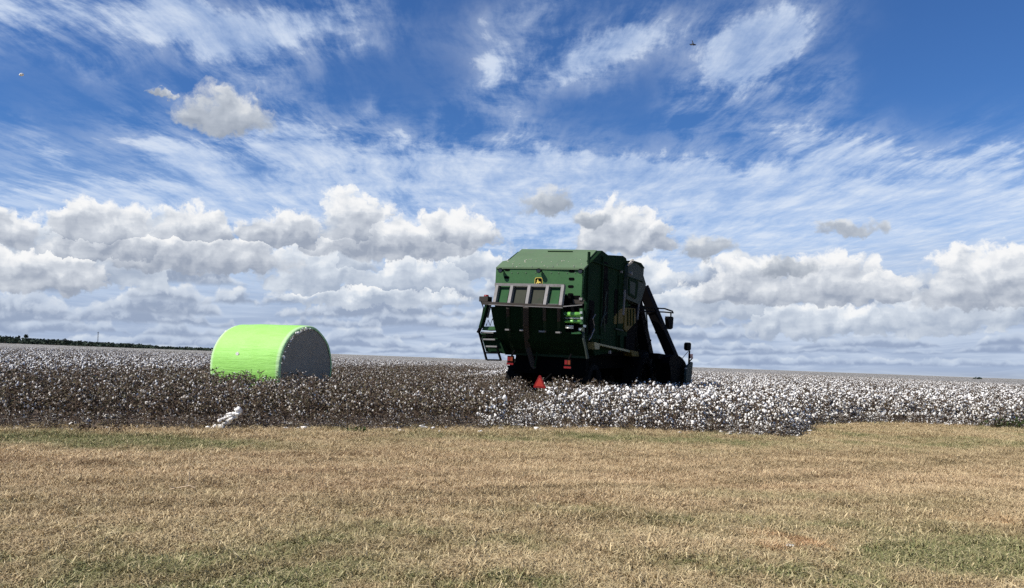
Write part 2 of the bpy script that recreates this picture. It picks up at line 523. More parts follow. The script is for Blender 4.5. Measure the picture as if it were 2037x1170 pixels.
# --- machine frame
MA, MROLL = R(26), R(2.7)
MR = (Matrix.Rotation(-MA, 4, 'Z') @ Matrix.Rotation(MROLL, 4, 'Y'))
MO = Vector((0.726, 25.583, -0.026))
MW = Matrix.Translation(MO) @ MR
MI = MW.inverted()

BALE_C = Vector((-6.78, 22.75, 0)); BALE_A = R(66)     # axis measured from -y towards +x
BALE_N = Vector((math.sin(BALE_A), -math.cos(BALE_A), 0))
def blocked(x, y):
    q = MI @ Vector((x, y, 0.3))
    if -1.75 < q.x < 1.75 and 0.9 < q.y < 9: return True
    if -3.1 < q.x < 3.1 and 7.6 < q.y < 10.3: return True
    d = Vector((x, y, 0)) - BALE_C; d.z = 0
    t = d.dot(BALE_N); s = (d - BALE_N * t).length
    return abs(t) < 1.3 and s < 0.95


def field_points():
    rnd = random.Random(3)
    out = []
    side = Vector((HEAD.y, -HEAD.x, 0))
    du = 0.52
    i0 = -400
    for i in range(i0, 400):
        v = 0.0
        for j in range(0, 900):
            v = -60 + j * 0.24
            if v > 150: break
            p = side * (i * du) + HEAD * v
            x = p.x + rnd.gauss(0, .09); y = p.y + rnd.gauss(0, .10)
            if y < 9 or y > 135: continue
            if abs(x) > 0.70 * y + 3: continue
            d = math.hypot(x, y)
            if d > 26 and rnd.random() > (26 / d) ** 0.8: continue
            e = edge_y(x)
            if y < e + rnd.uniform(-.15, .25): continue
            if blocked(x, y): continue
            out.append((x, y, d))
    return out


FP = field_points()
FP.sort(key=lambda q: q[2])
near_pts = {'picked': [], 'white': []}; far_pts = {'picked': [], 'white': []}
rnd = random.Random(5)
cnt = {'picked': 0, 'white': 0}
for x, y, d in FP:
    k = 'picked' if picked(x, y) else 'white'
    k2 = 'picked' if (k == 'white' and d > 30 and rnd.random() < min(.22, (d - 30) / 90)) else k
    sc = rnd.uniform(.84, 1.12) if k == 'white' else rnd.uniform(.92, 1.2)
    if d < 25 and y - edge_y(x) < 0.4: sc *= rnd.uniform(.75, 1.0)
    tp = MW @ Vector((.11, -.35, 0)); tl = tp.xy.length
    if tl - 9 < d < tl + .3 and abs(x * tp.y - y * tp.x) / tl < .42: sc *= .66
    rec = (x, y, gz(x, y) + 0.02, rnd.uniform(0, 6.28), rnd.uniform(0, .14), sc, rnd.randrange(NV))
    if abs(x) < 0.64 * y + .2 and y - edge_y(x) < 2.2 and cnt[k2] < 150 and len(near_pts[k2]) < 150:
        near_pts[k2].append(rec); cnt[k2] += 1
    else: far_pts[k2].append(rec)
for _ in range(520):      # short broken stalks fringing the margin
    x = rnd.uniform(-12, 17); y = edge_y(x) + rnd.uniform(-.3, .35)
    kk = 'picked' if picked(x, y + .6) or rnd.random() < .6 else 'white'
    far_pts[kk].append((x, y, gz(x, y) - .02, rnd.uniform(0, 6.28), rnd.uniform(0, .5), rnd.uniform(.28, .55), rnd.randrange(NV)))
print('plants', {k: len(v) for k, v in near_pts.items()}, {k: len(v) for k, v in far_pts.items()})

LAB = {'picked': ('brown picked cotton plant with bare stalks in the front rows of the harvested strip', 'picked cotton plants in the front rows'),
       'white': ('unpicked cotton plant covered in white open bolls in the front rows by the turf', 'white cotton plants in the front rows')}
for k in ('picked', 'white'):
    for rec in near_pts[k]:
        if k == 'picked':
            t = tag(bpy.data.objects.new('cotton_plant', VAR[k][rec[6]][0]), LAB[k][0], 'cotton plant', LAB[k][1]); COL.objects.link(t); t.location = rec[:3]
        else: t = thing('cotton_plant', rec[:3], LAB[k][0], 'cotton plant', LAB[k][1])
        t.rotation_euler = (rec[4] * math.cos(rec[3] * 3), rec[4] * math.sin(rec[3] * 3), rec[3]); t.scale = (rec[5],) * 3
        for nm, me in () if k == 'picked' else zip(('stalk', 'bolls'), VAR[k][rec[6]]):
            o = bpy.data.objects.new(nm, me); o.parent = t; COL.objects.link(o)
scatter('picked_cotton', far_pts['picked'], VAR['picked_col'], 'brown stripped cotton stalks filling the harvested strip around the bale', 'cotton crop')
scatter('unpicked_cotton', far_pts['white'], VAR['white_col'], 'white unpicked cotton crop stretching to the horizon', 'cotton crop')


def distant_cotton():
    vs = []; fs = []
    rad = []; r = 120.0
    while r < 2600: rad.append(r); r *= 1.05
    n = 160
    for r in rad:
        for k in range(n + 1):
            t = R(-50) + R(100) * k / n
            x, y = r * math.sin(t), r * math.cos(t)
            vs.append((x, y, gz(x, y) + 0.62 + 0.16 * noise.noise(Vector((x * 0.5, y * .5, 0))) + .1 * noise.noise(Vector((x * 2.1, y * 2.1, 0)))))
    for i in range(len(rad) - 1):
        for k in range(n):
            a = i * (n + 1) + k; fs.append((a, a + 1, a + n + 2, a + n + 1))
    me = bpy.data.meshes.new('distant_cotton'); me.from_pydata(vs, [], fs); me.update()
    o = bpy.data.objects.new('distant_cotton', me); COL.objects.link(o)
    m, nt, b = new_mat('far_cotton_canopy')
    p = position(nt)
    c = mixc(nt, noise_t(nt, p, 1.2, 4, 0.8).ss(0.47, 0.58), (0.06, 0.052, 0.036), (0.50, 0.475, 0.44))
    c = mixc(nt, noise_t(nt, p, 0.02, 3, 0.6).ss(0.5, 0.62) * 0.45, c, (0.10, 0.095, 0.05))
    nt.links.new(c.s, b.inputs['Base Color']); b.inputs['Roughness'].default_value = 1
    me.materials.append(m)
    tag(o, 'far cotton crop reading as a grey white band at the horizon', 'cotton crop', kind='stuff')
distant_cotton()

# ------------------------------------------------------------------ turf grass
M['grass'], _nt, _b = new_mat('dry_mown_grass')
_at = _nt.nodes.new('ShaderNodeAttribute'); _at.attribute_name = 'shade'
_c = turf_colour(_nt, 1.0)
_v = S(_nt, _at.outputs['Fac'])
_c = mixc(_nt, _v.lin(0.0, 0.8, 0.5, 0.0), _c, (0.27, 0.17, 0.09))
_c = mixc(_nt, _v.ss(0.66, 1.0, 0.0, 0.7), _c, (0.78, 0.62, 0.36))
_nt.links.new(_c.s, _b.inputs['Base Color']); _b.inputs['Roughness'].default_value = 0.75; _b.inputs['Specular IOR Level'].default_value = 0.2


def grass_tuft(seed, n, rad, h0, h1, w):
    rnd = random.Random(seed); vs = []; fs = []; sh = []
    for _ in range(n):
        r = rad * math.sqrt(rnd.random()); t = rnd.uniform(0, 6.28)
        p = Vector((r * math.cos(t), r * math.sin(t), -0.008))
        a = rnd.uniform(0, 6.28); h = rnd.uniform(h0, h1); lean = rnd.uniform(.3, 2.0)
        d = Vector((math.cos(a), math.sin(a), 0)); s = Vector((-d.y, d.x, 0)) * w * rnd.uniform(.6, 1.2)
        k_ = Vector((rnd.uniform(-.4, .4), rnd.uniform(-.4, .4), 0)) * h; m_ = p + d * h * lean * .4 + k_ + Vector((0, 0, h * .6)); e = p + d * h * lean - k_ + Vector((0, 0, h * rnd.uniform(.2, .95)))
        o = len(vs); vs += [p - s, p + s, m_ + s * .8, m_ - s * .8, e]
        fs += [(o, o + 1, o + 2, o + 3), (o + 3, o + 2, o + 4)]
        q = rnd.random(); sh += [q] * 5
    me = bpy.data.meshes.new('grass_tuft'); me.from_pydata(vs, [], fs)
    at_ = me.attributes.new('shade', 'FLOAT', 'POINT'); at_.data.foreach_set('value', sh)
    me.materials.append(M['grass']); me.update(); return me


gcol = bpy.data.collections.new('grass_tufts')
for i in range(6): gcol.objects.link(bpy.data.objects.new('tuft_%02d' % i, grass_tuft(i, 40, .17, .022, .062, .0034)))
for i in range(6, 9): gcol.objects.link(bpy.data.objects.new('tuft_%02d' % i, grass_tuft(i, 20, .10, .06, .115, .0036)))
rnd = random.Random(11)
GP = []
CLEAR = [(p.x, p.y, r_) for p, r_ in ((on_ground(1573, 1099), .006), (on_ground(362, 988), .006))]
for _ in range(95000):
    y = 4.3 + 24.0 * rnd.random() ** 1.25
    x = rnd.uniform(-.70, .70) * y * 1.0
    x += rnd.gauss(0, .1)
    e = edge_y(x)
    if y > e + .6 + .5 * noise.noise(Vector((x * 1.1, 2, 0))): continue
    dens = min(1.0, 0.35 + y / 16.0)
    if rnd.random() > dens: continue
    if any((x - a) ** 2 + ((y - b_ + .04) * .6) ** 2 < r_ for a, b_, r_ in CLEAR): continue
    cl = noise.noise(Vector((x * 2.2, y * 2.2, 5))) + .6 * noise.noise(Vector((x * 5, y * 5, 8)))
    if cl < -.28 and rnd.random() < .55: continue
    edge = y > e - 1.6
    tall = rnd.random() < (0.30 if edge else 0.05 if noise.noise(Vector((x * .8, y * .8, 1))) < .15 else 0.22)
    GP.append((x, y, gz(x, y), rnd.uniform(0, 6.28), rnd.uniform(0, .2), rnd.uniform(.7, 1.2) * (1.2 if edge else 1) * (1 + .45 * max(-.8, min(1, cl))), rnd.randrange(6, 9) if tall else rnd.randrange(6)))
print('tufts', len(GP))
scatter('dry_grass', GP, gcol, 'dry mown tan grass with green patches covering the foreground turf', 'grass')

# ------------------------------------------------------------------ cotton bale
def bale():
    c = BALE_C.copy(); c.z = gz(c.x, c.y)
    t = thing('cotton_bale', c, 'round cotton module bale in lime green plastic wrap standing in the picked cotton', 'bale')
    t.rotation_euler = (0, R(1.6), math.atan2(BALE_N.y, BALE_N.x))   # local +x = dark end
    RAD, HL = 1.15, 1.2
    def ring(x, r, n=96):
        out = []
        for k in range(n):
            a = 2 * math.pi * k / n
            yy = r * math.cos(a); zz = r * math.sin(a)
            if zz < 0: yy *= 1 + .05 * (-zz / r); 
            zz = max(zz, -r * .95)
            w = 1 + .022 * noise.noise(Vector((x * 1.3, math.cos(a) * 2, math.sin(a) * 2)))
            out.append(Vector((x, yy * w, zz * w + RAD * .95)))
        return out
    wm, nt, b = new_mat('lime_plastic_wrap')
    p = objcoord(nt); x, y, z = sep(nt, p)
    n1 = noise_t(nt, vec(nt, x * 1.0, y * 3, z * 3), 2.0, 5, 0.65)
    n2 = noise_t(nt, p, 22, 3, 0.6)
    cc = mixc(nt, (n1 * .6 + n2 * .4).lin(.35, .65), (0.285, 0.60, 0.11), (0.35, 0.68, 0.165))
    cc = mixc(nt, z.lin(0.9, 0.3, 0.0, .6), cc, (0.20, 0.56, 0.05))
    rim = x._op('ABSOLUTE').ss(1.06, 1.15)
    cc = mixc(nt, rim * .65, cc, (0.58, 0.78, 0.46))
    cc = mixc(nt, noise_t(nt, p, 60, 2, .6).ss(.70, .74) * .5, cc, (0.1, 0.3, 0.03))
    nt.links.new(cc.s, b.inputs['Base Color']); b.inputs['Roughness'].default_value = .6; b.inputs['Specular IOR Level'].default_value = .3
    bn = nt.nodes.new('ShaderNodeBump'); bn.inputs['Strength'].default_value = .6; bn.inputs['Distance'].default_value = .035
    wr = noise_t(nt, vec(nt, x * 0.9, y * 9.0, z * 9.0), 1.6, 4, 0.6)      # creases running round the roll
    cc2 = None
    nt.links.new((n1 * .6 + n2 * .12 + wr * .7).s, bn.inputs['Height']); nt.links.new(bn.outputs[0], b.inputs['Normal'])
    prof = [(-HL - .0, 1.06), (-HL - .01, 1.10), (-HL + .03, 1.135), (-HL + .1, 1.15), (-.8, 1.155), (-.4, 1.16), (0, 1.16), (.4, 1.16), (.8, 1.155), (HL - .1, 1.15), (HL - .03, 1.138), (HL + .01, 1.11), (HL + .0, 1.06)]
    mb = MB(); n = 96; vs = []; fs = []
    for x_, r in prof: vs += ring(x_, r)
    for i in range(len(prof) - 1):
        for k in range(n): fs.append((i * n + k, i * n + (k + 1) % n, (i + 1) * n + (k + 1) % n, (i + 1) * n + k))
    mb.add(vs, fs, wm); mb.build('wrap', t, True)
    em, nt, b = new_mat('dusty_shaded_cotton')
    p = objcoord(nt)
    n1 = noise_t(nt, p, 4, 6, .7); n2 = noise_t(nt, p, 26, 4, .7)
    cc = mixc(nt, (n1 * .7 + n2 * .3).lin(.3, .7), (0.28, 0.245, 0.18), (0.38, 0.335, 0.255))  # dusty cotton, darkened further so the colour carries the shade on this end
    cc = mixc(nt, noise_t(nt, p, 12, 5, .75).ss(.62, .68), cc, (0.14, 0.115, 0.085))
    nt.links.new(cc.s, b.inputs['Base Color']); b.inputs['Roughness'].default_value = .95
    bn = nt.nodes.new('ShaderNodeBump'); bn.inputs['Strength'].default_value = .45; bn.inputs['Distance'].default_value = .04
    nt.links.new((n1 + n2 * .2).s, bn.inputs['Height']); nt.links.new(bn.outputs[0], b.inputs['Normal'])
    for sgn in (1, -1):
        mb = MB(); vs = []; fs = []; rs = [0, .2, .4, .6, .8, .95, 1.03, 1.075]; nn = 48
        for i, r in enumerate(rs[1:]):
            for k in range(nn):
                a = 2 * math.pi * k / nn
                q = Vector((sgn * (HL - .02 + .05 * (1 - (r / 1.08) ** 2) + .02 * noise.noise(Vector((r * 3, math.cos(a) * 3 * r, math.sin(a) * 3 * r)))), r * math.cos(a), max(r * math.sin(a), -1.05) + RAD * .95))
                vs.append(q)
        vs.append(Vector((sgn * (HL + .05), 0, RAD * .95)))
        for i in range(len(rs) - 2):
            for k in range(nn): fs.append((i * nn + k, i * nn + (k + 1) % nn, (i + 1) * nn + (k + 1) % nn, (i + 1) * nn + k))
        for k in range(nn): fs.append((k, (k + 1) % nn, len(vs) - 1))
        mb.add(vs, fs, em); e = mb.build('end_face', t, True)
        rr = random.Random(4); lb = MB()
        for k in range(34):
            a = rr.choice((1.6, 1.9, 2.1, 2.3, 2.6, 2.9)) + rr.gauss(0, .13)
            r = rr.uniform(1.03, 1.09)
            lb.blob((sgn * (HL + rr.uniform(.03, .07)), r * math.cos(a), r * math.sin(a) + RAD * .95), rr.uniform(.008, .030), M['boll'], rr.random() * 9, .9, 1, (1.0, rr.uniform(.7, 1.6), rr.uniform(.7, 1.6)))
        lb.build('lint_fringe', e)
    lb = MB(); lb.prism([Vector((-.25 + .06 * math.cos(q), -1.13, 1.42 + .05 * math.sin(q))) for q in (0, .9, 1.8, 2.9, 3.9, 5.2)], (0, .03, 0), M['white'])
    lb.build('sticker', t)
bale()
# ------------------------------------------------------------------ cotton picker (local frame: x right, y forward, z up)
def on_plane(px, py, n, k):
    """machine-local point seen at a picture position, on the local plane n.p = k"""
    o = MI @ EYE; d = MI.to_3x3() @ ray(px, py); n = Vector(n)
    return o + d * ((k - n.dot(o)) / n.dot(d))
def rp(px, py, y): return on_plane(px, py, (0, 1, 0), y)
def fp(px, py, x): return on_plane(px, py, (1, 0, 0), x)


def rrect(cx, cz, w, h, y, r, n=4):
    out = []
    for sx, sz, a0 in ((1, 1, 0), (-1, 1, 90), (-1, -1, 180), (1, -1, 270)):
        for i in range(n + 1):
            a = R(a0 + 90 * i / n)
            out.append(Vector((cx + sx * (w / 2 - r) + r * math.cos(a), y, cz + sz * (h / 2 - r) + r * math.sin(a))))
    return out


def machine():
    T = thing('cotton_picker', (0, 0, 0), 'large green cotton picker seen from behind with its rear module handler folded up', 'cotton picker')
    T.matrix_world = MW
    XL, XR = -1.60, 1.48
    # ---- module chamber shell
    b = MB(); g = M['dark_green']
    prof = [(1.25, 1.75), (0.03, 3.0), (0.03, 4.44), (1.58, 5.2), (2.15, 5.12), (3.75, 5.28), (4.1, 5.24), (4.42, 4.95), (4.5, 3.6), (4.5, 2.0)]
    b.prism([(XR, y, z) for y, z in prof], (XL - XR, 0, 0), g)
    # ribs and pillars on the flank
    for px, w in ((1168, .10), (1196, .07)):
        p = fp(px, 560, XR); b.box((XR + .03, p.y, 3.55), (.06, w, 2.9), g)
    b.box((XR + .02, 1.0, 2.35), (.08, 2.2, .12), g); b.box((XR + .025, 2.2, 4.75), (.07, 3.3, .06), g)
    b.box((XR + .02, 3.3, 3.2), (.05, .06, 2.7), g)
    for i in range(7):
        b.box((XR + .012, 3.75, 3.5 + i * .2), (.03, .6, .03), g)
    b.build('module_chamber', T)
    for y, z, w, h in ((1.95, 4.55, .42, .62), (2.05, 3.55, .5, 1.5), (0.75, 2.95, .5, 1.1), (3.2, 3.6, .5, .9)):
        b = MB(); b.prism([Vector((XR + .004, y + q.x, z + q.z)) for q in rrect(0, 0, w, h, 0, .1)], (.012, 0, 0), M['black'])
        b.build('side_opening', T)
    # ---- sloping roof panel
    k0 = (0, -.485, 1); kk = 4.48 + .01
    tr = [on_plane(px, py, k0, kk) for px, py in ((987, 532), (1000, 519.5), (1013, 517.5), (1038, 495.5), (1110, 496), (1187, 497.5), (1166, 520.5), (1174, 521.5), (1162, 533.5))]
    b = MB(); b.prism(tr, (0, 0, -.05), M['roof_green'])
    a0 = on_plane(1090, 500, k0, kk + .02); a1 = on_plane(1139, 500.5, k0, kk + .02); b.bar(a0, a1, .03, .03, M['dark_green'])
    for px in (1020, 1058, 1100, 1142): # bolts along the fold
        q = on_plane(px, 531, k0, kk + .015); b.box(q, (.03, .03, .03), M['steel'])
    b.build('roof_panel', T)
    b = MB()
    lintr = random.Random(8)
    for _ in range(34):
        q = on_plane(lintr.uniform(1010, 1160), lintr.choice((528, 531, 515, 522, 519)) + lintr.uniform(-3, 2), k0, kk + .01)
        b.blob(q, lintr.uniform(.008, .022), M['lint'], lintr.random() * 9, .7, 1)
    b.build('lint_specks', T)
    # ---- rear door
    b = MB()
    pl = [rp(px, py, -.02) for px, py in ((987, 532.5), (1162, 533.5), (1158, 592), (1124, 592), (984, 586))]
    b.prism(pl, (0, .06, 0), M['green'])
    b.bar(rp(987, 533, -.035), rp(1162, 534, -.035), .025, .05, M['roof_green'])  # lighter strip painting the highlight along the top edge
    b.bar(rp(1159, 538, -.03), rp(1156, 592, -.03), .03, .05, M['green'])
    rnd = random.Random(2)
    for px in range(1000, 1160, 16): b.box(rp(px + rnd.uniform(-2, 2), 543, -.028), (.02, .02, .02), M['steel'])
    door = b.build('rear_door', T)
    for px, py in ((1009, 536.5), (1008, 552), (1137.5, 539.5), (1137, 555), (1135.5, 570), (1135, 586)):
        s = MB(); c = rp(px, py, -.02)
        ring = rrect(c.x, c.z, .19, .085, -.03, .04); s.prism(ring, (0, .012, 0), M['black'])
        s.build('slot', door)
    s = MB(); c = rp(1071.5, 560, -.02)
    s.prism(rrect(c.x, c.z, .27, .25, -.028, .06), (0, .008, 0), M['badge_yellow'])
    s.prism(rrect(c.x, c.z, .235, .215, -.034, .05), (0, .006, 0), M['black'])
    deer = [(-.085, -.055), (-.05, -.01), (-.055, .03), (-.03, .085), (-.02, .045), (.0, .06), (.005, .04), (-.01, .02), (.02, .0), (.06, .0), (.085, -.03), (.1, -.07), (.07, -.045), (.03, -.045), (.0, -.08), (.0, -.05), (-.04, -.05), (-.07, -.09)]
    s.prism([(c.x + x * .95, -.040, c.z - .005 + z * .95) for x, z in deer], (0, .006, 0), M['badge_yellow'])
    s.build('emblem', door)
    # ---- work lights
    for px, py, arm in ((996.5, 538, 0), (1072.5, 538.5, 1), (1155.5, 539.5, 0)):
        c = rp(px, py, -.16); s = MB()
        s.tube([c + Vector((0, .07, 0)), c, c + Vector((0, -.05, -.01))], [.05, .075, .08], M['black'], 14)
        s.bar(c + Vector((0, .06, .02)), c + Vector((0, .15, .07)), .04, .03, M['steel'])
        wl = s.build('work_light', T, True)
        s = MB(); s.tube([c + Vector((0, -.052, -.01)), c + Vector((0, -.058, -.01))], .066, M['glass'], 14); s.build('lens', wl)
    # ---- rear wall below the door and black plate painting the shade of the well behind the handler
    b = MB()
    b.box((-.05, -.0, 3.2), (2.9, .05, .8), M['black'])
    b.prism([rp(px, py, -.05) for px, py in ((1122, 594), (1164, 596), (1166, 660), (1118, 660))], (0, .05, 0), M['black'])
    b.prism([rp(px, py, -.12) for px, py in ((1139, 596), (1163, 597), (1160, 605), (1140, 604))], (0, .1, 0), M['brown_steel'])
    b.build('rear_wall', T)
    # ---- folded module handler: grid of posts, rails, panels and the curved cradle
    H = MB()
    yt, yb = -.34, -.76
    H.bar(rp(985, 566, yt), rp(1123, 568.5, yt), .07, .09, M['steel'])
    hd = H.build('bale_handler', T)
    H = MB(); H.bar(rp(960, 603, yb), rp(1119, 611, yb), .11, .10, M['brown_steel']); H.bar(rp(1119, 610, yb), rp(1158, 606.5, yb + .1), .025, .03, M['steel'])
    H.bar(rp(972, 606, yb - .055), rp(1119, 612.5, yb - .055), .02, .02, M['steel']); H.build('cross_rail', hd)
    tops = (989, 1018.5, 1053, 1089.5, 1119.5); bots = (981.5, 1011, 1046.5, 1082.5, 1114)
    for t, q in zip(tops, bots):
        s = MB(); a = rp(t, 567, yt - .03); c = rp(q, 607, yb - .02)
        d = Vector((0, .16, .0)); w = Vector((.05, 0, 0))
        s.prism([a - w, a + w, a + w + d * .9, a - w + d * .9], c - a, M['steel']); s.build('post', hd)
    for i in range(4):
        s = MB(); x0, x1 = tops[i] + 4, tops[i + 1] - 4; z0, z1 = bots[i] + 4, bots[i + 1] - 4
        q = [rp(x0, 569, yt + .13), rp(x1, 569, yt + .13), rp(z1, 606, yb + .15), rp(z0, 606, yb + .15)]
        s.prism(q, (0, .03, 0), M['panel'] if i in (0, 3) else M['panel_grey'])
        s.bar(rp(z0, 605, yb + .1), rp(z1, 605.5, yb + .1), .03, .02, M['steel']); s.build('panel', hd)
    # cradle: loft of cross sections (y, left pixel, right pixel)
    sec = [(-.74, (976, 610), (1119, 613)), (-.55, (979, 628), (1121, 632)), (-.34, (982, 645), (1123, 650)), (-.22, (985, 654), (1124, 660)),
           (-.20, (985.5, 656), (1165, 663)), (.10, (990, 675), (1167, 683)), (.45, (996, 690), (1168, 698)), (.80, (1004, 703), (1168, 711))]
    vs = []; fs = []
    for y, l, r_ in sec:
        a = rp(*l, y); c = rp(*r_, y)
        for k in range(9): vs.append(a.lerp(c, k / 8))
    for i in range(len(sec) - 1):
        for k in range(8): fs.append((i * 9 + k, i * 9 + k + 1, (i + 1) * 9 + k + 1, (i + 1) * 9 + k))
    n0 = len(vs)
    vs += [v + Vector((0, .07, 0)) for v in vs]; fs += [tuple(n0 + i for i in reversed(f)) for f in fs]
    # close the border
    nr = len(sec); loop = list(range(9)) + [i * 9 + 8 for i in range(1, nr)] + [(nr - 1) * 9 + k for k in range(7, -1, -1)] + [i * 9 for i in range(nr - 2, 0, -1)]
    for i in range(len(loop)): a, c = loop[i], loop[(i + 1) % len(loop)]; fs.append((a, c, c + n0, a + n0))
    s = MB(); s.add(vs, fs, M['dark_green'])
    for px0, px1 in ((1010, 1022), (1083, 1096), (1111, 1130), (1040, 1050)):
        pa = [rp(px0, 614, -.74), rp(px0 + 1, 655, -.25), rp(px1, 702, .72)]
        s.bar(pa[0], pa[1], .1, .06, M['rib']); s.bar(pa[1], pa[2], .12, .08, M['rib'])
    s.bar(rp(1006, 703, .79), rp(1168, 711, .79), .1, .08, M['rib'])
    cr = s.build('cradle', hd)
    s = MB()
    for px, y0, y1 in ((1010, 613, 635), (1083, 613, 638), (1111.5, 613, 639)):
        a = rp(px, y0, -.78); c = rp(px, y1, -.50); s.bar(a, c, .10, .04, M['brown_steel'])  # posts carried on below the rail, their shade painted as darker metal
    for px, py, w in ((1010, 656, .14), (1038.5, 657, .12), (1079, 659.5, .2), (1111, 661.5, .15)):
        s.box(rp(px, py, -.30), (w, .12, .05), M['steel'])
    s.prism([rp(px, py, -.30) for px, py in ((1136, 662), (1153, 660), (1154, 664.5), (1137, 664.5))], (0, .1, 0), M['roller'])
    s.build('bracket', hd)
    s = MB(); pa = [rp(1046, 611, -.84), rp(1046, 645, -.46), rp(1050, 690, .42), rp(1062, 733, .62)]
    for a, c in zip(pa, pa[1:]): s.bar(a, c, .17, .1, M['brown_steel'])
    s.bar(rp(1069, 700, .42), rp(1064, 730, .42), .05, .05, M['dark_green'])
    s.box(rp(1062, 733, .64), (.24, .12, .07), M['black']); s.build('center_beam', hd)
    # right hand links, hoses
    s = MB()
    s.tube([rp(1160, 652, -.15), rp(1161, 675, -.2), rp(1165, 692, -.15), rp(1169, 713, -.05)], [.05, .045, .04, .05], M['grey_green'], 6)
    s.tube([rp(1158, 592, -.05), rp(1166, 606, -.1), rp(1164, 625, -.1), rp(1160, 652, -.15)], .05, M['dark_green'], 6)
    s.box(rp(1156, 595, -.1), (.1, .1, .08), M['steel'])
    s.build('lift_link', T)
    s = MB()
    s.tube([fp(px, py, XR + .12) for px, py in ((1184, 626), (1179, 634), (1182, 646), (1182, 655), (1176, 670), (1171, 677))], .022, M['steel'], 6)
    s.tube([fp(px, py, XR + .15) for px, py in ((1176, 618), (1170, 640), (1174, 660), (1166, 672))], .03, M['black'], 6)
    s.tube([fp(px, py, XR + .08) for px, py in ((1207, 580), (1204, 596), (1205, 610), (1201, 630), (1203, 660))], .025, M['grey_green'], 6)
    s.tube([fp(px, py, XR + .1) for px, py in ((1195, 690 - 40), (1199, 632), (1207, 622))], .02, M['grey_green'], 6)
    s.build('hose', T)
    # ---- wrap rollers in the opening
    for py, r_, mt in ((626, .085, 'roller'), (633, .035, 'chrome'), (639.5, .05, 'roller'), (648.5, .025, 'chrome'), (652.5, .02, 'chrome')):
        y = -.22; s = MB(); e = 1157 if py < 645 else 1141
        s.tube([rp(1119, py, y), rp(e, py + .6, y)], r_, M[mt], 16); s.build('wrap_roller', T, True)
    s = MB(); s.bar(rp(1157, 614, -.2), rp(1157.5, 645, -.2), .09, .12, M['green'])
    for px, py in ((1156, 622), (1157, 633), (1154, 655), (1163, 649)): s.box(rp(px, py, -.3), (.07, .05, .07), M['chrome'])
    s.build('roller_bracket', T)
    # ---- left platform, ladder and beacon post
    s = MB()
    s.prism([rp(px, py, -.05) for px, py in ((958, 657), (963, 649.5), (984, 649.5), (988, 656)) ], (0, .7, 0), M['green'])
    s.bar(rp(957, 661, -.06), rp(982, 662, -.06), .05, .05, M['steel']); s.build('platform', T)
    s = MB(); s.prism([rp(px, py, .12) for px, py in ((956, 663), (988, 660), (1005, 704), (967, 700))], (0, .5, 0), M['dark_green']); s.build('side_plate', T)
    s = MB()
    s.bar(rp(970, 606, -.2), rp(957, 652, -.1), .14, .1, M['dark_green']); s.bar(rp(976, 606, -.2), rp(970, 632, -.1), .05, .04, M['steel'])
    s.bar(rp(957, 650, -.1), rp(951, 662, -.1), .1, .08, M['black']); s.tube([rp(967, 648, 0), rp(971, 637, 0), rp(975, 648, 0), rp(980, 634, 0)], .018, M['black'], 6)
    s.tube([rp(957, 600, -.2), rp(962, 613, -.2), rp(956, 645, -.15)], .018, M['black'], 6)
    s.build('handrail', T)
    s = MB(); s.box(rp(966, 595.5, -.2), (.33, .3, .17), M['brown_steel']); bx = s.build('beacon_box', T, bevel=.015)
    s = MB(); q = rp(967.5, 588.5, -.2); s.tube([q + Vector((0, 0, -.05)), q + Vector((0, 0, .03))], [.1, .07], M['red'], 14); s.build('beacon', bx, True)
    lad = MB(); lad.bar(rp(953, 660, -.02), rp(968, 716, -.02), .05, .06, M['black']); ladder = lad.build('ladder', T)
    s = MB(); s.bar(rp(988, 690, -.02), rp(996.5, 717, -.02), .05, .06, M['black']); s.build('rail', ladder)
    for x0, x1, py in ((957, 982, 668), (962, 985, 675), (967, 989, 689), (967, 993, 702), (969, 997, 716)):
        s = MB(); s.bar(rp(x0, py, -.03), rp(x1, py + .5, -.03), .06, .05, M['steel'] if py in (675, 689) else M['black']); s.build('rung', ladder)
    # ---- chassis, axle, wheels
    s = MB()
    s.box((-.05, 4.6, 1.55), (2.3, 6.0, .5), M['black']); s.box((.05, 1.05, 1.38), (2.5, .25, .6), M['black']); s.box((0, 1.7, 1.1), (2.9, .35, .35), M['black']); s.box((0, 6.4, 1.2), (3.2, .5, .5), M['black'])
    s.box((-.05, 4.2, 2.1), (2.8, 4.0, .7), M['black']); s.box((.2, 1.6, 1.05), (.9, .8, .7), M['black'])
    s.build('chassis', T)
    def wheel(x, y, r_, w):
        o = bpy.data.objects.new('wheel', None); COL.objects.link(o); o.parent = T; o.location = (x, y, r_ - .02)
        s = MB()
        prof = [(-w / 2, r_ * .55), (-w / 2 - .02, r_ * .75), (-w / 2, r_ * .93), (-w / 2 + .06, r_), (w / 2 - .06, r_), (w / 2, r_ * .93), (w / 2 + .02, r_ * .75), (w / 2, r_ * .55)]
        n = 40; vs = []; fs = []
        for px_, rr in prof:
            for k in range(n): a = 2 * math.pi * k / n; vs.append((px_, rr * math.cos(a), rr * math.sin(a)))
        for i in range(len(prof) - 1):
            for k in range(n): fs.append((i * n + k, i * n + (k + 1) % n, (i + 1) * n + (k + 1) % n, (i + 1) * n + k))
        s.add(vs, fs, M['rubber'])
        for k in range(22):      # lugs
            a = 2 * math.pi * k / 22
            for sg in (-1, 1):
                aa = a + (.07 if sg > 0 else -.07)
                s.box((sg * w * .25, math.cos(aa) * (r_ + .015), math.sin(aa) * (r_ + .015)), (w * .5, .06, .06), M['rubber'], Matrix.Rotation(aa - math.pi / 2, 3, 'X') @ Matrix.Rotation(sg * .5, 3, 'Z'))
        s.build('tyre', o)
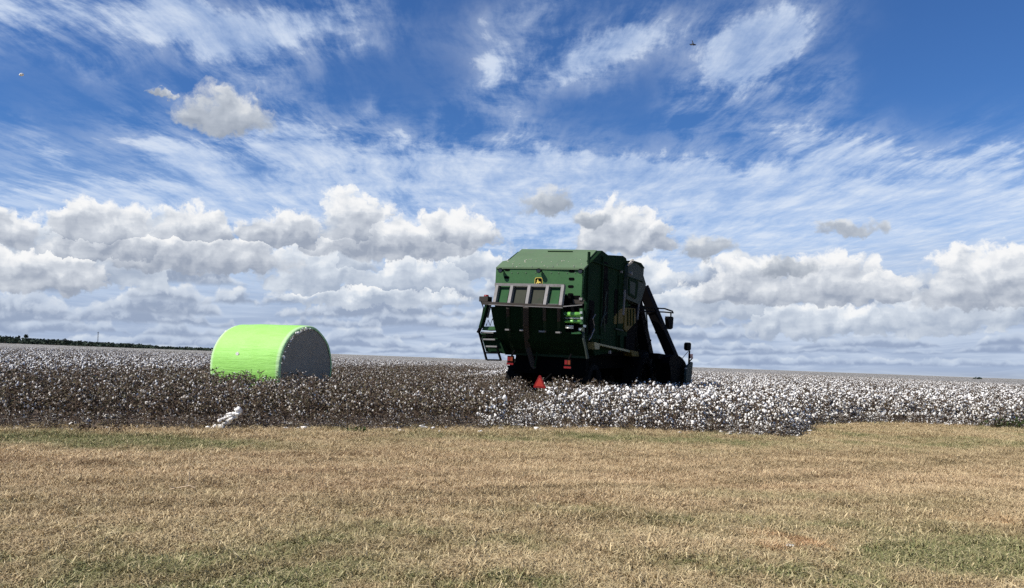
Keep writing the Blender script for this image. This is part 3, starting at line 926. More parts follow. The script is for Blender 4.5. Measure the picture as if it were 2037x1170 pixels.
        s = MB(); s.tube([(-w * .3, 0, 0), (w * .3, 0, 0)], r_ * .56, M['yellow'], 24); s.tube([(-w * .45, 0, 0), (w * .45, 0, 0)], r_ * .2, M['black'], 16); s.build('rim', o)
    wheel(-1.3, 1.7, .76, .55); wheel(1.05, 1.7, .76, .55)
    for x in (-1.35, 1.35): wheel(x, 6.4, .98, .62)
    # ---- tail lights and warning triangle
    for cx, cy in ((1016, 716), (1130, 723)):
        c = rp(cx, cy, -.16); s = MB(); s.box(c, (.22, .08, .26), M['black']); s.bar(c + Vector((0, .04, .1)), c + Vector((0, .25, .3)), .06, .04, M['black'])
        tl = s.build('tail_light', T, bevel=.01)
        s = MB(); s.box(c + Vector((0, -.044, -.125)), (.23, .02, .06), M['red']); s.build('reflector', tl)
        s = MB(); s.box(c + Vector((.045, -.043, .03)), (.085, .012, .13), M['orange']); s.box(c + Vector((-.055, -.043, .03)), (.085, .012, .13), M['red']); s.build('lens', tl)
    c = rp(1073.5, 759, -.35); s = MB()
    tri = [(-.215, -.175), (-.18, -.2), (.18, -.2), (.215, -.175), (.028, .19), (-.028, .19)]
    s.prism([(c.x + x, c.y, c.z + z) for x, z in tri], (0, .012, 0), M['red']); wt = s.build('warning_triangle', T)
    s = MB(); s.prism([(c.x + x * .66, c.y - .005, c.z - .02 + z * .66) for x, z in tri], (0, .004, 0), M['triangle']); s.build('fluorescent_face', wt)
    s = MB(); s.bar(c + Vector((0, .03, -.1)), c + Vector((0, 1.0, .25)), .06, .04, M['black']); s.build('bracket', wt)
    # ---- flank: accumulator hopper, engine panels, ducts
    s = MB()
    XH = 1.62
    pl = [fp(px, py, XH) for px, py in ((1249, 545), (1250, 531), (1258, 519.5), (1266, 521), (1275, 524.5), (1281, 534), (1280, 548), (1285, 565), (1284, 572), (1273, 606), (1246, 595))]
    s.prism(pl, (-3.3, 0, 0), M['grey_green'])
    s.prism([fp(px, py, XH + .03) for px, py in ((1257, 519), (1261, 518.5), (1276, 523.5), (1283, 534), (1278, 533), (1272, 526))], (-.4, 0, 0), M['dark_green'])
    s.bar(fp(1247, 550, XH + .02), fp(1279, 561, XH + .02), .03, .03, M['dark_green'])
    rn = random.Random(9)
    for i in range(9):     # cotton caught along the top seam
        q = fp(1250 + i * 1.1 + rn.uniform(-.4, .4), 528 - i * 1.2 + rn.uniform(-1.5, 1.5), XH); s.blob(q, rn.uniform(.03, .07), M['lint'], i, .7, 1)
    hop = s.build('accumulator_hopper', T)
    s = MB()
    s.prism([fp(px, py, XH + .012) for px, py in ((1250, 556), (1253, 553), (1266, 558), (1269, 563), (1266, 592), (1263, 595), (1251, 588), (1249, 584))], (.02, 0, 0), M['dark_green'])
    s.prism([fp(px, py, XH + .034) for px, py in ((1253, 559), (1264, 563), (1262, 589), (1253, 583))], (.008, 0, 0), M['grey_green']); s.build('hatch', hop)
    s = MB(); c = fp(1253, 544, XH + .06); s.tube([c, c + Vector((.08, 0, 0))], .06, M['steel'], 12); s.box(fp(1236, 541, XR + .05), (.08, .08, .08), M['steel']); s.build('hinge', hop)
    s = MB(); s.bar(fp(1243, 577, XH + .05), fp(1240, 627, XH + .05), .05, .05, M['steel']); s.build('strut', T); s = MB(); s.bar(fp(1271, 605, XH + .05), fp(1268, 636, XH + .05), .05, .04, M['steel']); s.build('strut', T)
    s = MB()
    s.prism([fp(px, py, XR + .02) for px, py in ((1222, 630), (1233, 616), (1241, 612), (1241, 643), (1222, 645))], (-.5, 0, 0), M['yellow'])
    s.prism([fp(px, py, XR + .05) for px, py in ((1243, 612), (1264, 614), (1265, 642), (1246, 660), (1242, 655))], (-.5, 0, 0), M['yellow'])
    for px in (1249, 1254.5, 1260): s.bar(fp(px, 615, XR + .065), fp(px, 648, XR + .065), .035, .05, M['dark_green'])
    s.build('engine_panel', T)
    s = MB(); s.box((.0, 5.2, 2.75), (2.7, 1.9, 1.7), M['black']); s.box((.1, 4.7, 2.2), (2.9, 1.0, .5), M['black'])
    s.bar(fp(1231, 668, XR + .06), fp(1232, 690, XR + .06), .12, .1, M['dark_green']); s.bar(fp(1224, 654, XR + .06), fp(1240, 658, XR + .06), .04, .04, M['grey_green'])
    s.build('engine_bay', T)
    for px, py in ((1213, 700), (1237, 650)):
        pass
    # walkway
    s = MB()
    s.prism([fp(px, py, 1.72) for px, py in ((1182, 681), (1258, 698), (1257, 702), (1193, 687), (1192, 695), (1184, 695))], (-.35, 0, 0), M['olive'])
    s.prism([fp(px, py, 1.75) for px, py in ((1255, 697), (1270, 700), (1272, 709), (1258, 709))], (-.3, 0, 0), M['yellow'])
    s.prism([fp(px, py, 1.76) for px, py in ((1270, 700), (1277, 702), (1277, 708), (1272, 709))], (-.3, 0, 0), M['black'])
    s.box(fp(1213, 700.5, 1.74), (.06, .1, .1), M['steel']); s.build('walkway', T)
    # chutes that carry cotton up from the picking units
    def chute(top, bot, w, h, xt, xb):
        s = MB(); a = fp(*top, xt); c = fp(*bot, xb); s.bar(a, c, w, h, M['duct'], (0, 1, .3))
        for k in (.3, .55):
            p0 = a.lerp(c, k); s.bar(p0, p0 + (c - a).normalized() * .08, w + .04, h + .04, M['duct'], (0, 1, .3))
        return s.build('chute', T, bevel=.02)
    chute((1279, 572), (1343, 722), .36, .40, 1.25, 2.35)
    chute((1265, 600), (1297, 745), .36, .44, 1.15, 1.25)
    chute((1258, 600), (1276, 735), .36, .50, .2, .2)
    chute((1250, 600), (1262, 735), .42, .50, -.7, -.9)
    # cab ahead of the hopper (mostly hidden) with its glass
    s = MB(); s.prism([(.95, 7.2, 2.0), (.95, 7.3, 3.75), (.95, 8.6, 3.8), (.95, 9.0, 2.6), (.95, 8.7, 1.9)], (-1.9, 0, 0), M['dark_green']); cab = s.build('cab', T)
    s = MB(); s.prism([(.953, 7.5, 2.5), (.953, 7.55, 3.6), (.953, 8.45, 3.62), (.953, 8.75, 2.6)], (.012, 0, 0), M['glass']); s.build('window', cab)
    # picking head
    s = MB(); s.box((0, 8.5, 1.25), (5.6, .25, .3), M['black']); s.bar(fp(1300, 708, 2.3), fp(1338, 714, 2.3), .35, .2, M['black']); hb = s.build('picking_head', T)
    for x in (-2.6, -1.7, -.8, .2, 1.2):
        s = MB(); s.prism([(x - .3, 7.9, .25), (x - .3, 7.9, 1.2), (x - .3, 8.2, 1.65), (x - .3, 9.0, 1.7), (x - .3, 9.7, 1.2), (x - .3, 9.8, .25)], (.6, 0, 0), M['black']); s.build('picking_unit', hb)
    s = MB()
    s.prism([fp(px, py, 2.75) for px, py in ((1334, 710), (1343, 706), (1350, 707.5), (1357, 712), (1363, 720), (1367, 731), (1368, 745), (1367, 778), (1336, 778), (1334, 740), (1331, 722))], (-.55, 0, 0), M['black'])
    s.build('picking_unit', hb)
    s = MB()
    for a, c in (((1303, 719), (1336, 724)), ((1306, 733), (1336, 738)), ((1304, 748), (1338, 752))): s.bar(fp(*a, 2.2), fp(*c, 2.2), .09, .09, M['black'])
    for px in (1308, 1318, 1328): s.bar(fp(px, 716, 2.22), fp(px + 2, 765, 2.22), .07, .07, M['black'])
    for px, py, w in ((1313, 727, .12), (1327, 729.5, .25), (1330, 736, .22), (1314, 754, .15), (1324, 757, .1)): s.box(fp(px, py, 2.27), (.04, w, .05), M['steel'])
    s.box(fp(1333, 747, 2.3), (.04, .35, .07), M['red']); s.build('frame', hb)
    s = MB()
    s.prism([fp(px, py, 2.95) for px, py in ((1368, 728), (1377, 720), (1378.5, 722), (1376.5, 742), (1373, 775), (1366, 776), (1365, 745))], (-.08, 0, 0), M['grey_green'])
    s.box(fp(1364.5, 733, 2.97), (.05, .2, .06), M['steel']); s.build('row_divider', hb)
    # mirrors
    s = MB(); XM = 1.7
    loop = [(1272, 613), (1300, 613.2), (1322, 614), (1338, 619.5), (1339, 622.5), (1322, 621), (1300, 620), (1272, 619.5)]
    s.tube([fp(px, py, XM) for px, py in loop], .032, M['black'], 6); s.tube([fp(1334.5, 621, XM), fp(1334.5, 631, XM)], .03, M['black'], 6)
    arm = s.build('mirror', T)
    s = MB(); s.prism([fp(px, py, XM + .06) for px, py in ((1330, 629.5), (1338, 630), (1340, 632), (1338.5, 653), (1335, 655.5), (1331, 655), (1329, 634))], (-.14, 0, 0), M['black']); s.build('housing', arm)
    s = MB(); XM = 2.9
    s.tube([fp(1371.5, 698, XM), fp(1371, 708, XM), fp(1370, 730, XM)], .035, M['black'], 6); s.tube([fp(1369, 699, XM), fp(1358, 712, XM)], .012, M['black'], 5)
    s.tube([fp(1372, 719, XM), fp(1378, 712, XM)], .025, M['black'], 5)
    m2 = s.build('mirror', T)
    s = MB(); s.prism([fp(px, py, XM + .05) for px, py in ((1367, 684), (1369, 681.5), (1373, 681.5), (1375, 684), (1374.5, 695), (1372, 698), (1368.5, 697.5), (1366.5, 694))], (-.12, 0, 0), M['black']); s.build('housing', m2)
    s = MB(); s.prism([fp(px, py, XM + .05) for px, py in ((1373, 704.5), (1378.5, 704.5), (1378, 713), (1374, 713))], (-.04, 0, 0), M['red']); s.build('marker', m2)
    s = MB(); s.tube([fp(1366, 735, 2.85), fp(1364, 775, 2.85)], .05, M['black'], 6); s.build('post', m2)
machine()
# ------------------------------------------------------------------ small things
def lint_clump(px, py, n, spread, r, label, seed, dz=0.1):
    p = on_ground(px, py); rn = random.Random(seed); b = MB()
    for k in range(n):
        u = max(-1.5, min(1.5, rn.gauss(0, 1))) * spread
        q = Vector((u, rn.gauss(0, .07), max(.015, dz * (0.5 + u / (spread * 2)) + rn.uniform(-.10, .07))))
        b.blob(q, r * rn.uniform(.5, 1.15), M['boll'], rn.random() * 40, .8, 2, (rn.uniform(.8, 1.5), 1, rn.uniform(.6, 1)))
    o = b.build('cotton_lint', None, True); o.location = p
    tag(o, label, 'cotton lint')
lint_clump(438, 857, 44, .21, .042, 'largest ragged clump of loose white cotton caught at the foot of the brown stalks', 1, .27)
lint_clump(160, 850, 8, .08, .05, 'small tuft of loose white cotton on the turf edge at far left', 2, .08)
lint_clump(225, 838, 9, .09, .06, 'loose white cotton tuft at the foot of stalks left of the largest clump', 3, .2)
lint_clump(780, 849, 8, .2, .035, 'thin strip of loose white cotton on the soil between the clump and the white crop', 4, .03)

def weeds(px, py, n, w, h, label, mat, seed, leafs=.07):
    p = on_ground(px, py); rn = random.Random(seed)
    t = thing('weed', p, label, 'weed'); a = MB(); b = MB()
    for k in range(n):
        x, y = rn.gauss(0, w), rn.gauss(0, w * .35); L = h * rn.uniform(.5, 1.1)
        e = Vector((x + rn.uniform(-.08, .08), y, L)); a.tube([(x, y, -.02), (x, y, L * .5), e], [.005, .004, .002], M['stem'], 3)
        for j in range(7):
            q = Vector((x, y, 0)).lerp(e, rn.uniform(.2, 1)); u = Vector((rn.uniform(-1, 1), rn.uniform(-1, 1), rn.uniform(-.2, .8))).normalized(); s = leafs * rn.uniform(.6, 1.2)
            v = u.cross(Vector((rn.random(), rn.random(), 1))).normalized() * s * .35
            b.add([q, q + u * s * .5 + v, q + u * s, q + u * s * .5 - v], [(0, 1, 2, 3)], mat)
    a.build('stem', t, fix=False); b.build('leaves', t, fix=False)
weeds(2010, 853, 60, .45, .3, 'green leafy weed clump where turf meets the cotton at far right', M['weed'], 5)
weeds(168, 864, 14, .10, .22, 'small dark dead weed on the turf edge at far left', M['stem'], 6, .05)
weeds(237, 866, 14, .10, .22, 'dark dead weed right beside the white tuft on the left turf edge', M['stem'], 7, .05)
weeds(712, 864, 16, .16, .12, 'low green weed in the turf below the gap between bale and picker', M['weed'], 8, .06)

# pale flat stone in the bare reddish patch
p = on_ground(1573, 1099); b = MB()
b.blob((0, 0, 0), .036, M['white'], 3, .35, 3, (1.0, .62, .30)); o = b.build('stone', None, True); o.location = p + Vector((0, 0, .034)); o.rotation_euler = (R(14), R(6), R(-18))
tag(o, 'small pale flat stone lying on the bare reddish patch of turf', 'stone')
# dry twig
p = on_ground(362, 985); b = MB(); st = M['straw'] = paint('bleached_straw', (0.5, 0.38, 0.24), .8, .15, 20)
b.tube([(-.10, 0, .02), (-.02, .01, .035), (.06, 0, .05), (.10, 0, .03)], .006, st, 5)
b.tube([(.03, 0, .04), (.05, .01, .10), (.04, .02, .16)], .0045, st, 5); b.tube([(.05, .01, .09), (.07, .02, .12)], .004, st, 5); b.tube([(-.05, 0, .03), (-.09, -.03, .05)], .004, st, 5)
o = b.build('twig'); o.location = p + Vector((0, 0, .02)); o.scale = (1.3, 1.3, 1.3); tag(o, 'bleached forked dry twig lying on the tan turf at left', 'twig')

# bird (seen from below and behind, wings spread)
p = at(1378.5, 87, 26); t = thing('bird', p, 'small dark bird flying high beside the upper cloud', 'bird')
b = MB(); pts = [(0, -.11, 0), (0, -.06, 0), (0, .02, 0), (0, .08, 0), (0, .11, 0.01)]
b.tube(pts, [.012, .022, .03, .02, .008], M['bird'], 8); b.prism([(-.02, -.2, 0), (.02, -.2, 0), (.012, -.09, 0), (-.012, -.09, 0)], (0, 0, .006), M['bird'])
bd = b.build('body', t, True)
for sg in (-1, 1):
    w = MB(); w.prism([(sg * .01, .07, 0), (sg * .09, .075, .02), (sg * .15, .01, .015), (sg * .09, .0, .015), (sg * .01, -.02, 0)], (0, 0, .008), M['bird']); w.build('wing', t)
t.rotation_euler = (R(242), 0, R(4)); t.scale = (.8, .8, 1.0)
# drifting tuft of cotton fluff
p = at(43, 148, 12); b = MB()
for k in range(5): b.blob((random.uniform(-.022, .022), random.uniform(-.01, .01), random.uniform(-.012, .012)), random.uniform(.014, .024), M['boll'], k * 3, .8, 2)
o = b.build('cotton_fluff', None, True); o.location = p; tag(o, 'small white tuft of cotton fluff drifting in the blue sky at upper left', 'cotton fluff')

# ------------------------------------------------------------------ far background
def crown(b, c, w, h, n, rn, leaf):
    for k in range(n):
        while True:
            q = Vector((rn.uniform(-1, 1), rn.uniform(-1, 1), rn.uniform(-1, 1)))
            if q.length < 1 and q.length > .25: break
        q = Vector((q.x * w, q.y * w, q.z * h)) * (1 + .25 * noise.noise(q * 2.3 + c * .1))
        u = Vector((rn.gauss(0, 1), rn.gauss(0, 1), rn.gauss(0, .6))).normalized(); v = u.cross(Vector((rn.gauss(0, 1), rn.gauss(0, 1), 1))).normalized()
        s = leaf * rn.uniform(.6, 1.3); z = c + q
        b.add([z - u * s, z + v * s * .7, z + u * s, z - v * s * .7], [(0, 1, 2, 3)], M['tree'])
# the dark wood along the left horizon, 480 m off
TOPX = 1.5
TOP = [(-140, 654), (-60, 662), (0, 667.5), (30, 670), (52, 672), (75, 673.5), (100, 674.5), (130, 676), (150, 676), (180, 678), (230, 680.5), (270, 682.5), (310, 685.5), (340, 688), (380, 689), (420, 691), (445, 693.5)]
def top_y(px):
    for (a, ya), (c, yc) in zip(TOP, TOP[1:]):
        if a <= px <= c: return ya + (yc - ya) * (px - a) / (c - a)
b = MB(); rn = random.Random(21); px = -135.0
while px < 440:
    D = rn.uniform(430, 560); y = top_y(px) + 1.3 + (1.6 if px > 150 else .4) + rn.uniform(-1.0, 1.2) - 1.6 * max(0, noise.noise(Vector((px * .05, 0, 3))))
    p = at(px, y, D); g = gz(p.x, p.y); h = max(2.5, (p.z - g))
    r_ = rn.uniform(2.2, 4.4); hh = h * .55
    crown(b, Vector((p.x, p.y, p.z - hh * .9)), r_, hh, 46, rn, .75)
    b.tube([(p.x, p.y, g - .3), (p.x, p.y, p.z - hh)], [.25, .12], M['stem'], 5)
    px += rn.uniform(1.3, 2.8)
o = b.build('distant_woodland', None, fix=False); tag(o, 'dark green wood along the left horizon beyond the cotton', 'woodland', kind='stuff')

def far_tree(px, py_top, D, w, h, label, kind):
    p = at(px, py_top, D); g = gz(p.x, p.y); rn = random.Random(int(px))
    t = thing(kind, (p.x, p.y, g), label, 'tree'); H = p.z - g
    a = MB(); a.tube([(0, 0, -.3), (.1, 0, H * .5), (0, 0, H - h)], [.3, .22, .14], M['stem'], 6)
    for k in range(5):
        an = k * 1.26; a.tube([(0, 0, H - h * 1.7), (math.cos(an) * w * .6, math.sin(an) * w * .6, H - h)], [.1, .04], M['stem'], 4)
    a.build('trunk', t)
    b = MB(); crown(b, Vector((0, 0, H - h)), w, h, 170, rn, .38); b.build('crown', t, fix=False)
far_tree(52, 665.5, 470, 1.1, 1.0, 'tall thin tree rising above the dark wood at far left', 'tall_tree')
far_tree(38, 668, 480, .55, .8, 'slim short tree above the wood just left of the tall thin tree', 'tall_tree')
far_tree(129, 674, 470, 1.7, 1.2, 'rounded tree standing a little proud of the dark wood', 'tree')
far_tree(1944, 749.5, 420, 2.4, 1.2, 'lone dark bushy tree on the right horizon', 'tree')

p0 = at(194.5, 681, 620); p1 = at(194.8, 659.5, 620); g = gz(p0.x, p0.y)
t = thing('radio_mast', (p0.x, p0.y, g), 'thin grey radio mast rising above the dark wood on the left horizon', 'mast')
a = MB(); H = p1.z - g
for k in range(3):
    an = k * 2.094; a.tube([(math.cos(an) * .3, math.sin(an) * .3, -.5), (math.cos(an) * .22, math.sin(an) * .22, H * .94)], .07, M['mast'], 5)
for k in range(22):
    z = H * .94 * k / 22
    for j in range(3):
        an = j * 2.094; bn_ = an + 2.094; a.tube([(math.cos(an) * .28, math.sin(an) * .28, z), (math.cos(bn_) * .27, math.sin(bn_) * .27, z + H * .042)], .035, M['mast'], 4)
a.build('lattice', t); a = MB(); a.tube([(0, 0, H * .93), (0, 0, H)], .09, M['mast'], 6); a.box((0, .0, H * .93), (.9, .9, .35), M['mast']); a.build('antenna', t)

# scraps of fallen cotton along the field margin
FP_ = []; rn = random.Random(31)
fcol = bpy.data.collections.new('fallen_tufts')
for i in range(4):
    b = MB()
    for j in range(rn.randint(2, 5)): b.blob((rn.gauss(0, .03), rn.gauss(0, .03), rn.uniform(.01, .03)), rn.uniform(.014, .032), M['boll'], rn.random() * 50, .8, 1, (1.3, 1, .7))
    fcol.objects.link(bpy.data.objects.new('tuft_%d' % i, b.mesh('fallen_tuft', True)))
for _ in range(85):
    x = rn.uniform(-10, 15); y = edge_y(x) + rn.gauss(.05, .42)
    FP_.append((x, y, gz(x, y) + .03, rn.uniform(0, 6), 0, rn.uniform(.5, 1.5), rn.randrange(4)))
scatter('fallen_cotton', FP_, fcol, 'scraps of fallen white cotton lying along the margin between turf and crop', 'fallen cotton')
# ------------------------------------------------------------------ light
SUN_EL = 50.0
sdir = Vector((-0.90, -0.43, 0)).normalized() * math.cos(R(SUN_EL)) + Vector((0, 0, math.sin(R(SUN_EL))))
sun = bpy.data.objects.new('sun', bpy.data.lights.new('sun', 'SUN')); COL.objects.link(sun)
sun.data.energy = 5.0; sun.data.angle = R(0.53); sun.data.color = (1.0, 0.95, 0.87)
sun.rotation_euler = sdir.to_track_quat('Z', 'Y').to_euler(); sun.location = (0, 0, 40)

# ------------------------------------------------------------------ sky with clouds, laid out by compass bearing and height
W = bpy.data.worlds.new('World'); C.world = W; W.use_nodes = True
nt = W.node_tree; nt.nodes.clear()
out = nt.nodes.new('ShaderNodeOutputWorld'); bg = nt.nodes.new('ShaderNodeBackground'); nt.links.new(bg.outputs[0], out.inputs[0])
tc = nt.nodes.new('ShaderNodeTexCoord')
d = S(nt, tc.outputs['Generated']); dx, dy, dz = sep(nt, d)
az = dx._op('ARCTAN2', dy) * 57.2958
el = dz._op('ARCSINE') * 57.2958
sky = nt.nodes.new('ShaderNodeTexSky'); sky.sky_type = 'NISHITA'; sky.sun_disc = False
sky.sun_elevation = R(SUN_EL); sky.sun_rotation = math.atan2(sdir.x, sdir.y)
sky.altitude = 0; sky.air_density = 1.0; sky.dust_density = 0.5; sky.ozone_density = 3.0
SKYK = 0.10
skc = S(nt, sky.outputs[0])
def vscale(v, k):
    n = nt.nodes.new('ShaderNodeVectorMath'); n.operation = 'MULTIPLY'; nt.links.new(v.s, n.inputs[0]); n.inputs[1].default_value = k; return S(nt, n.outputs[0])
def vadd(a, b_):
    n = nt.nodes.new('ShaderNodeVectorMath'); n.operation = 'ADD'; nt.links.new(a.s, n.inputs[0])
    if isinstance(b_, S): nt.links.new(b_.s, n.inputs[1])
    else: n.inputs[1].default_value = b_
    return S(nt, n.outputs[0])
col = vscale(skc, (SKYK * .40, SKYK * .69, SKYK * 1.09))
def azel(px, py):
    v = ray(px, py).normalized(); return math.degrees(math.atan2(v.x, v.y)), math.degrees(math.asin(v.z))
PXD = 57.2958 / 1600

col = mixc(nt, el.lin(4.0, 14.5, 0.72, 0.0), col, (0.52, 0.66, 0.90))
# --- high cirrus: streaks on a plane far above, gathered where the banks are
ez = dz.max(0.06)
cp = vec(nt, dx / ez, dy / ez)
warp = noise_t(nt, cp, 0.55, 3, 0.6, dim='2D', out=1); wx, wy, wz = sep(nt, warp)
cx_, cy_, cz_ = sep(nt, cp)
cxw = cx_ + (wx - 0.5) * 0.42; cyw = cy_ + (wy - 0.5) * 0.5
st = noise_t(nt, vec(nt, cxw * 6.2, cyw * 1.3), 1.0, 8, 0.66, 0.0, dim='2D')
fn = noise_t(nt, vec(nt, cxw * 2.6, cyw * 2.0), 1.0, 9, 0.68, 0.0, dim='2D')
w2 = noise_t(nt, vec(nt, az, el), 0.22, 5, 0.62, dim='2D', out=1); ax_, ay_, _ = sep(nt, w2)
azw = az + (ax_ - 0.5) * 5.0; elw = el + (ay_ - 0.5) * 3.0
CIR = [(230, 40, 280, 55, 1.15, -4), (430, 65, 150, 46, 1.2, 25), (640, 40, 130, 50, 1.2, -8), (720, 97, 60, 12, .6, -10), (395, 110, 70, 22, .35, 30), (170, 130, 60, 16, .5, 20), (25, 30, 90, 60, .45, 0),
       (1200, 102, 185, 46, 1.75, -14), (1000, 120, 70, 34, .55, -35), (1060, 25, 160, 40, .85, -20), (1505, 92, 105, 60, 2.3, -25), (1450, 135, 55, 30, .5, -50),
       (1385, 240, 55, 48, .62, 75), (1515, 245, 55, 55, .75, -60), (1632, 180, 50, 28, .75, -40), (1560, 175, 30, 18, .4, 0), (1700, 300, 130, 34, .8, 15), (1990, 302, 70, 13, .8, -4), (1620, 300, 70, 60, .55, -50),
       (330, 185, 30, 12, .45, 30), (60, 280, 40, 22, .55, 45), (150, 340, 120, 20, .55, 15), (745, 225, 20, 22, .5, 60), (895, 225, 40, 18, .4, 0), (1020, 240, 90, 45, .6, 60),
       (360, 300, 130, 50, .95, 15), (560, 270, 140, 60, 1.0, 25), (480, 370, 200, 62, 1.05, 8), (760, 320, 190, 70, 1.05, 10), (980, 350, 200, 80, 1.0, 0), (1110, 380, 160, 62, .95, 0),
       (1280, 350, 230, 42, 1.15, 3), (1420, 385, 200, 52, 1.0, 8), (1640, 350, 120, 40, .7, -15), (1640, 430, 170, 50, .95, 5), (1880, 380, 190, 58, 1.15, -10), (1960, 470, 180, 80, 1.2, 0),
       (60, 400, 190, 62, 1.15, 3), (1450, 470, 260, 60, .9, 0), (300, 430, 260, 40, .9, 0), (700, 440, 300, 60, .75, 0), (1130, 470, 240, 70, .8, 0), (1750, 520, 330, 60, 1.0, 0), (1560, 560, 260, 50, .95, 0)]
cm = None
for px, py, w, h, k, rot in CIR:
    a0, e0 = azel(px, py); c_, s_ = math.cos(R(rot)), math.sin(R(rot))
    u = azw - a0; v = elw - e0
    X = (u * c_ - v * s_) * (1 / (w * PXD)); Y = (u * s_ + v * c_) * (1 / (h * PXD))
    g = ((X * X + Y * Y) * -0.85).exp() * k
    cm = g if cm is None else cm + g
mixn = (st * 0.5 + fn * 0.5)
ca = (mixn - 0.5) * 3.4 + cm.min(1.9) * 1.0 - 0.66
ca = ca.ss(0.0, 0.95) * mixn.lin(0.32, 0.62, 0.45, 1.0)
ca = ca.max((cm * 0.5).min(0.55) * mixn.ss(.38, .6))
far_c = el.lin(5.0, 11.0, 0.6, 0.0) * mixn.ss(.3, .6)
ca = ca.max(far_c)
ccol = mixc(nt, mixn.lin(0.4, 0.65), (0.52, 0.66, 0.90), (0.74, 0.82, 0.94))
col = mixc(nt, (ca * 0.84).sat(), col, ccol)

# --- cumulus banks, far rows first.  (bearing/height of the flat base, half-width, rise, sag)
bw = noise_t(nt, vec(nt, az, el), 0.45, 5, 0.62, dim='2D', out=1); bx, by, _ = sep(nt, bw)
azc = az + (bx - 0.5) * 3.4; elc = el + (by - 0.5) * 2.2
def puffs(off):
    v = vec(nt, az + (bx - 0.5) * 1.1 + off[0], (el + (by - 0.5) * 0.9 + off[1]) * 1.25)
    return (1.0 - voro(nt, v, 0.42, 2.2, 0.42)) * 0.70 + noise_t(nt, v, 0.8, 4, 0.5, dim='2D') * 0.30
P0 = puffs((0, 0)); P1 = puffs((-0.35, 0.40))
slope = P0 - P1
fine = noise_t(nt, vec(nt, azc, elc), 1.0, 5, 0.55, dim='2D')

def bank(col, blobs, lit, mid, dark, soft, k, opac=1.0):
    f = None; V = None
    for px, py, w, h, sg in blobs:
        a0, e0 = azel(px, py)
        X = (azc - a0) * (1 / (w * PXD)); up = (elc - e0)
        Yu = up * (1 / (h * PXD)); Y = Yu.max(up * (-1 / (sg * PXD)))
        fi = 1.0 - (X * X + Y * Y).sqrt()
        if f is None: f, V = fi, Yu
        else:
            n = fi.gt(f); V = V + (Yu - V) * n; f = f.max(fi)
    D = f + (P0 - 0.52) * k + (fine - 0.5) * k * .6
    al = D.ss(0.02, soft) * opac
    t = (V * 0.72 + slope * 1.9 + (fine - 0.5) * 0.55 + 0.17 - (D - 0.25).max(0.0) * 0.25)
    t = t + (hb - 0.5) * 0.5
    c = mixc(nt, t.lin(-0.22, 0.5), dark, mid); c = mixc(nt, t.ss(0.36, 0.9), c, lit)
    return mixc(nt, al, col, c)

# stacked rows of cumulus thinning into blue-grey bands towards the horizon, farthest (lowest) first
hb = noise_t(nt, vec(nt, az * 0.10, el * 0.95), 1.0, 5, 0.6, 0.4, dim='2D')
low = el.lin(2.5, 8.5, 1.0, 0.0)
col = mixc(nt, (low * 0.97).sat(), col, mixc(nt, hb.ss(0.36, 0.64), (0.38, 0.47, 0.64), (0.54, 0.63, 0.78)))
ROWS = [(-0.4, 0.9, .13, 0.0), (0.35, 0.8, .17, .08), (0.9, 0.9, .16, .16), (1.5, 1.15, .15, .28), (2.2, 1.35, .14, .42), (3.0, 1.6, .12, .55), (3.9, 1.8, .11, .7), (4.8, 1.7, .10, .8)]
for i, (e0, H, fr, br) in enumerate(ROWS):
    base = e0 + (noise_t(nt, vec(nt, az * fr * .6, 3.3 * i), 1.0, 2, 0.5, dim='2D') - 0.5) * H * .9
    prof = noise_t(nt, vec(nt, az * fr * (.75 + .05 * i), 11.0 + 5.1 * i), 1.0, 4, 0.6, dim='2D')
    top = (prof - 0.40) * (H * 5.5) + (P0 - 0.5) * (H * (.8 + .13 * i)) + (fine - 0.5) * (H * .9)
    u = el - base + (fine - 0.5) * (H * .35)
    al = (top - u).ss(-0.02, 0.16 + .05 * i) * u.ss(-0.04 * H, 0.20 * H)
    V = u / top.max(0.12)
    t = V * 0.85 + slope * 1.6 + (fine - 0.5) * 0.6 - 0.10
    k = br; mx = lambda a, b_: tuple(p + (q - p) * k for p, q in zip(a, b_))
    c = mixc(nt, t.ss(0.0, 0.5), mx((0.31, 0.39, 0.555), (0.31, 0.37, 0.48)), mx((0.51, 0.60, 0.75), (0.62, 0.68, 0.77)))
    c = mixc(nt, t.ss(0.42, 0.95), c, mx((0.70, 0.77, 0.86), (0.91, 0.925, 0.935)))
    col = mixc(nt, al * .95, col, c)

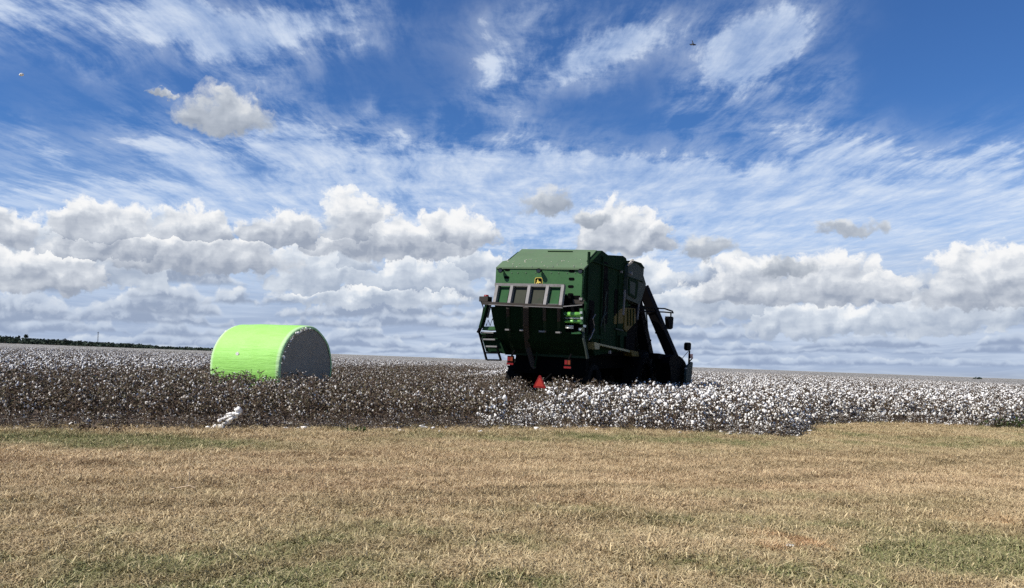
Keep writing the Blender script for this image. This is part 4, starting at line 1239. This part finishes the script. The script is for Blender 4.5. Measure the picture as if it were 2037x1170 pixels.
L1 = [(70, 505, 120, 70, 25), (190, 540, 150, 65, 25), (330, 470, 70, 55, 25), (690, 450, 70, 65, 30), (620, 555, 110, 70, 25), (700, 525, 70, 48, 20), (830, 560, 130, 50, 20), (960, 540, 90, 45, 20), (1290, 570, 60, 60, 22),
      (520, 500, 40, 45, 20), (1430, 620, 140, 65, 22), (1560, 650, 70, 60, 22), (1640, 650, 130, 45, 22), (1900, 640, 140, 70, 22), (2000, 570, 90, 50, 20), (1250, 480, 60, 60, 20), (760, 600, 180, 30, 14),
      (-150, 540, 160, 90, 25), (-420, 520, 180, 100, 25), (2250, 600, 170, 90, 25), (2520, 560, 170, 90, 25)]
col = bank(col, L1, (0.92, 0.935, 0.95), (0.70, 0.76, 0.84), (0.40, 0.47, 0.59), 0.30, 1.25)
L4 = [(1400, 506, 70, 36, 14), (1690, 461, 54, 24, 12), (1085, 412, 66, 40, 20), (450, 250, 92, 72, 22), (335, 190, 26, 10, 8), (1180, 440, 40, 24, 14), (1560, 540, 60, 24, 12)]
L3 = [(215, 472, 95, 68, 26), (390, 468, 78, 56, 20), (395, 524, 175, 60, 22), (240, 500, 130, 40, 22), (60, 560, 130, 60, 20), (800, 494, 200, 64, 24), (710, 470, 75, 80, 20), (905, 480, 100, 60, 20), (570, 468, 90, 46, 24), (1235, 492, 92, 98, 20), (1290, 485, 50, 50, 18),
      (1500, 585, 110, 66, 18), (1650, 590, 125, 80, 18), (1730, 588, 70, 50, 18), (2000, 590, 140, 92, 20), 
      (-60, 470, 110, 60, 20), (2300, 480, 140, 60, 20), (700, 490, 90, 36, 16)]
col = bank(col, L3, (0.94, 0.945, 0.95), (0.69, 0.73, 0.79), (0.34, 0.39, 0.485), 0.27, 1.0)
col = bank(col, L4, (0.76, 0.78, 0.80), (0.54, 0.585, 0.65), (0.34, 0.385, 0.46), 0.5, 1.0, 0.95)
col = mixc(nt, el.lin(-0.5, -4, 0, 1), col, (0.20, 0.16, 0.11))
nt.links.new(col.s, bg.inputs['Color']); bg.inputs['Strength'].default_value = 0.84
W.cycles.sampling_method = 'NONE'
C.cycles.max_bounces = 5; C.cycles.diffuse_bounces = 2; C.cycles.glossy_bounces = 2; C.cycles.transparent_max_bounces = 4
C.cycles.use_denoising = False
C.view_settings.view_transform = 'Standard'; C.view_settings.look = 'None'; C.view_settings.exposure = 0.25; C.view_settings.gamma = 1
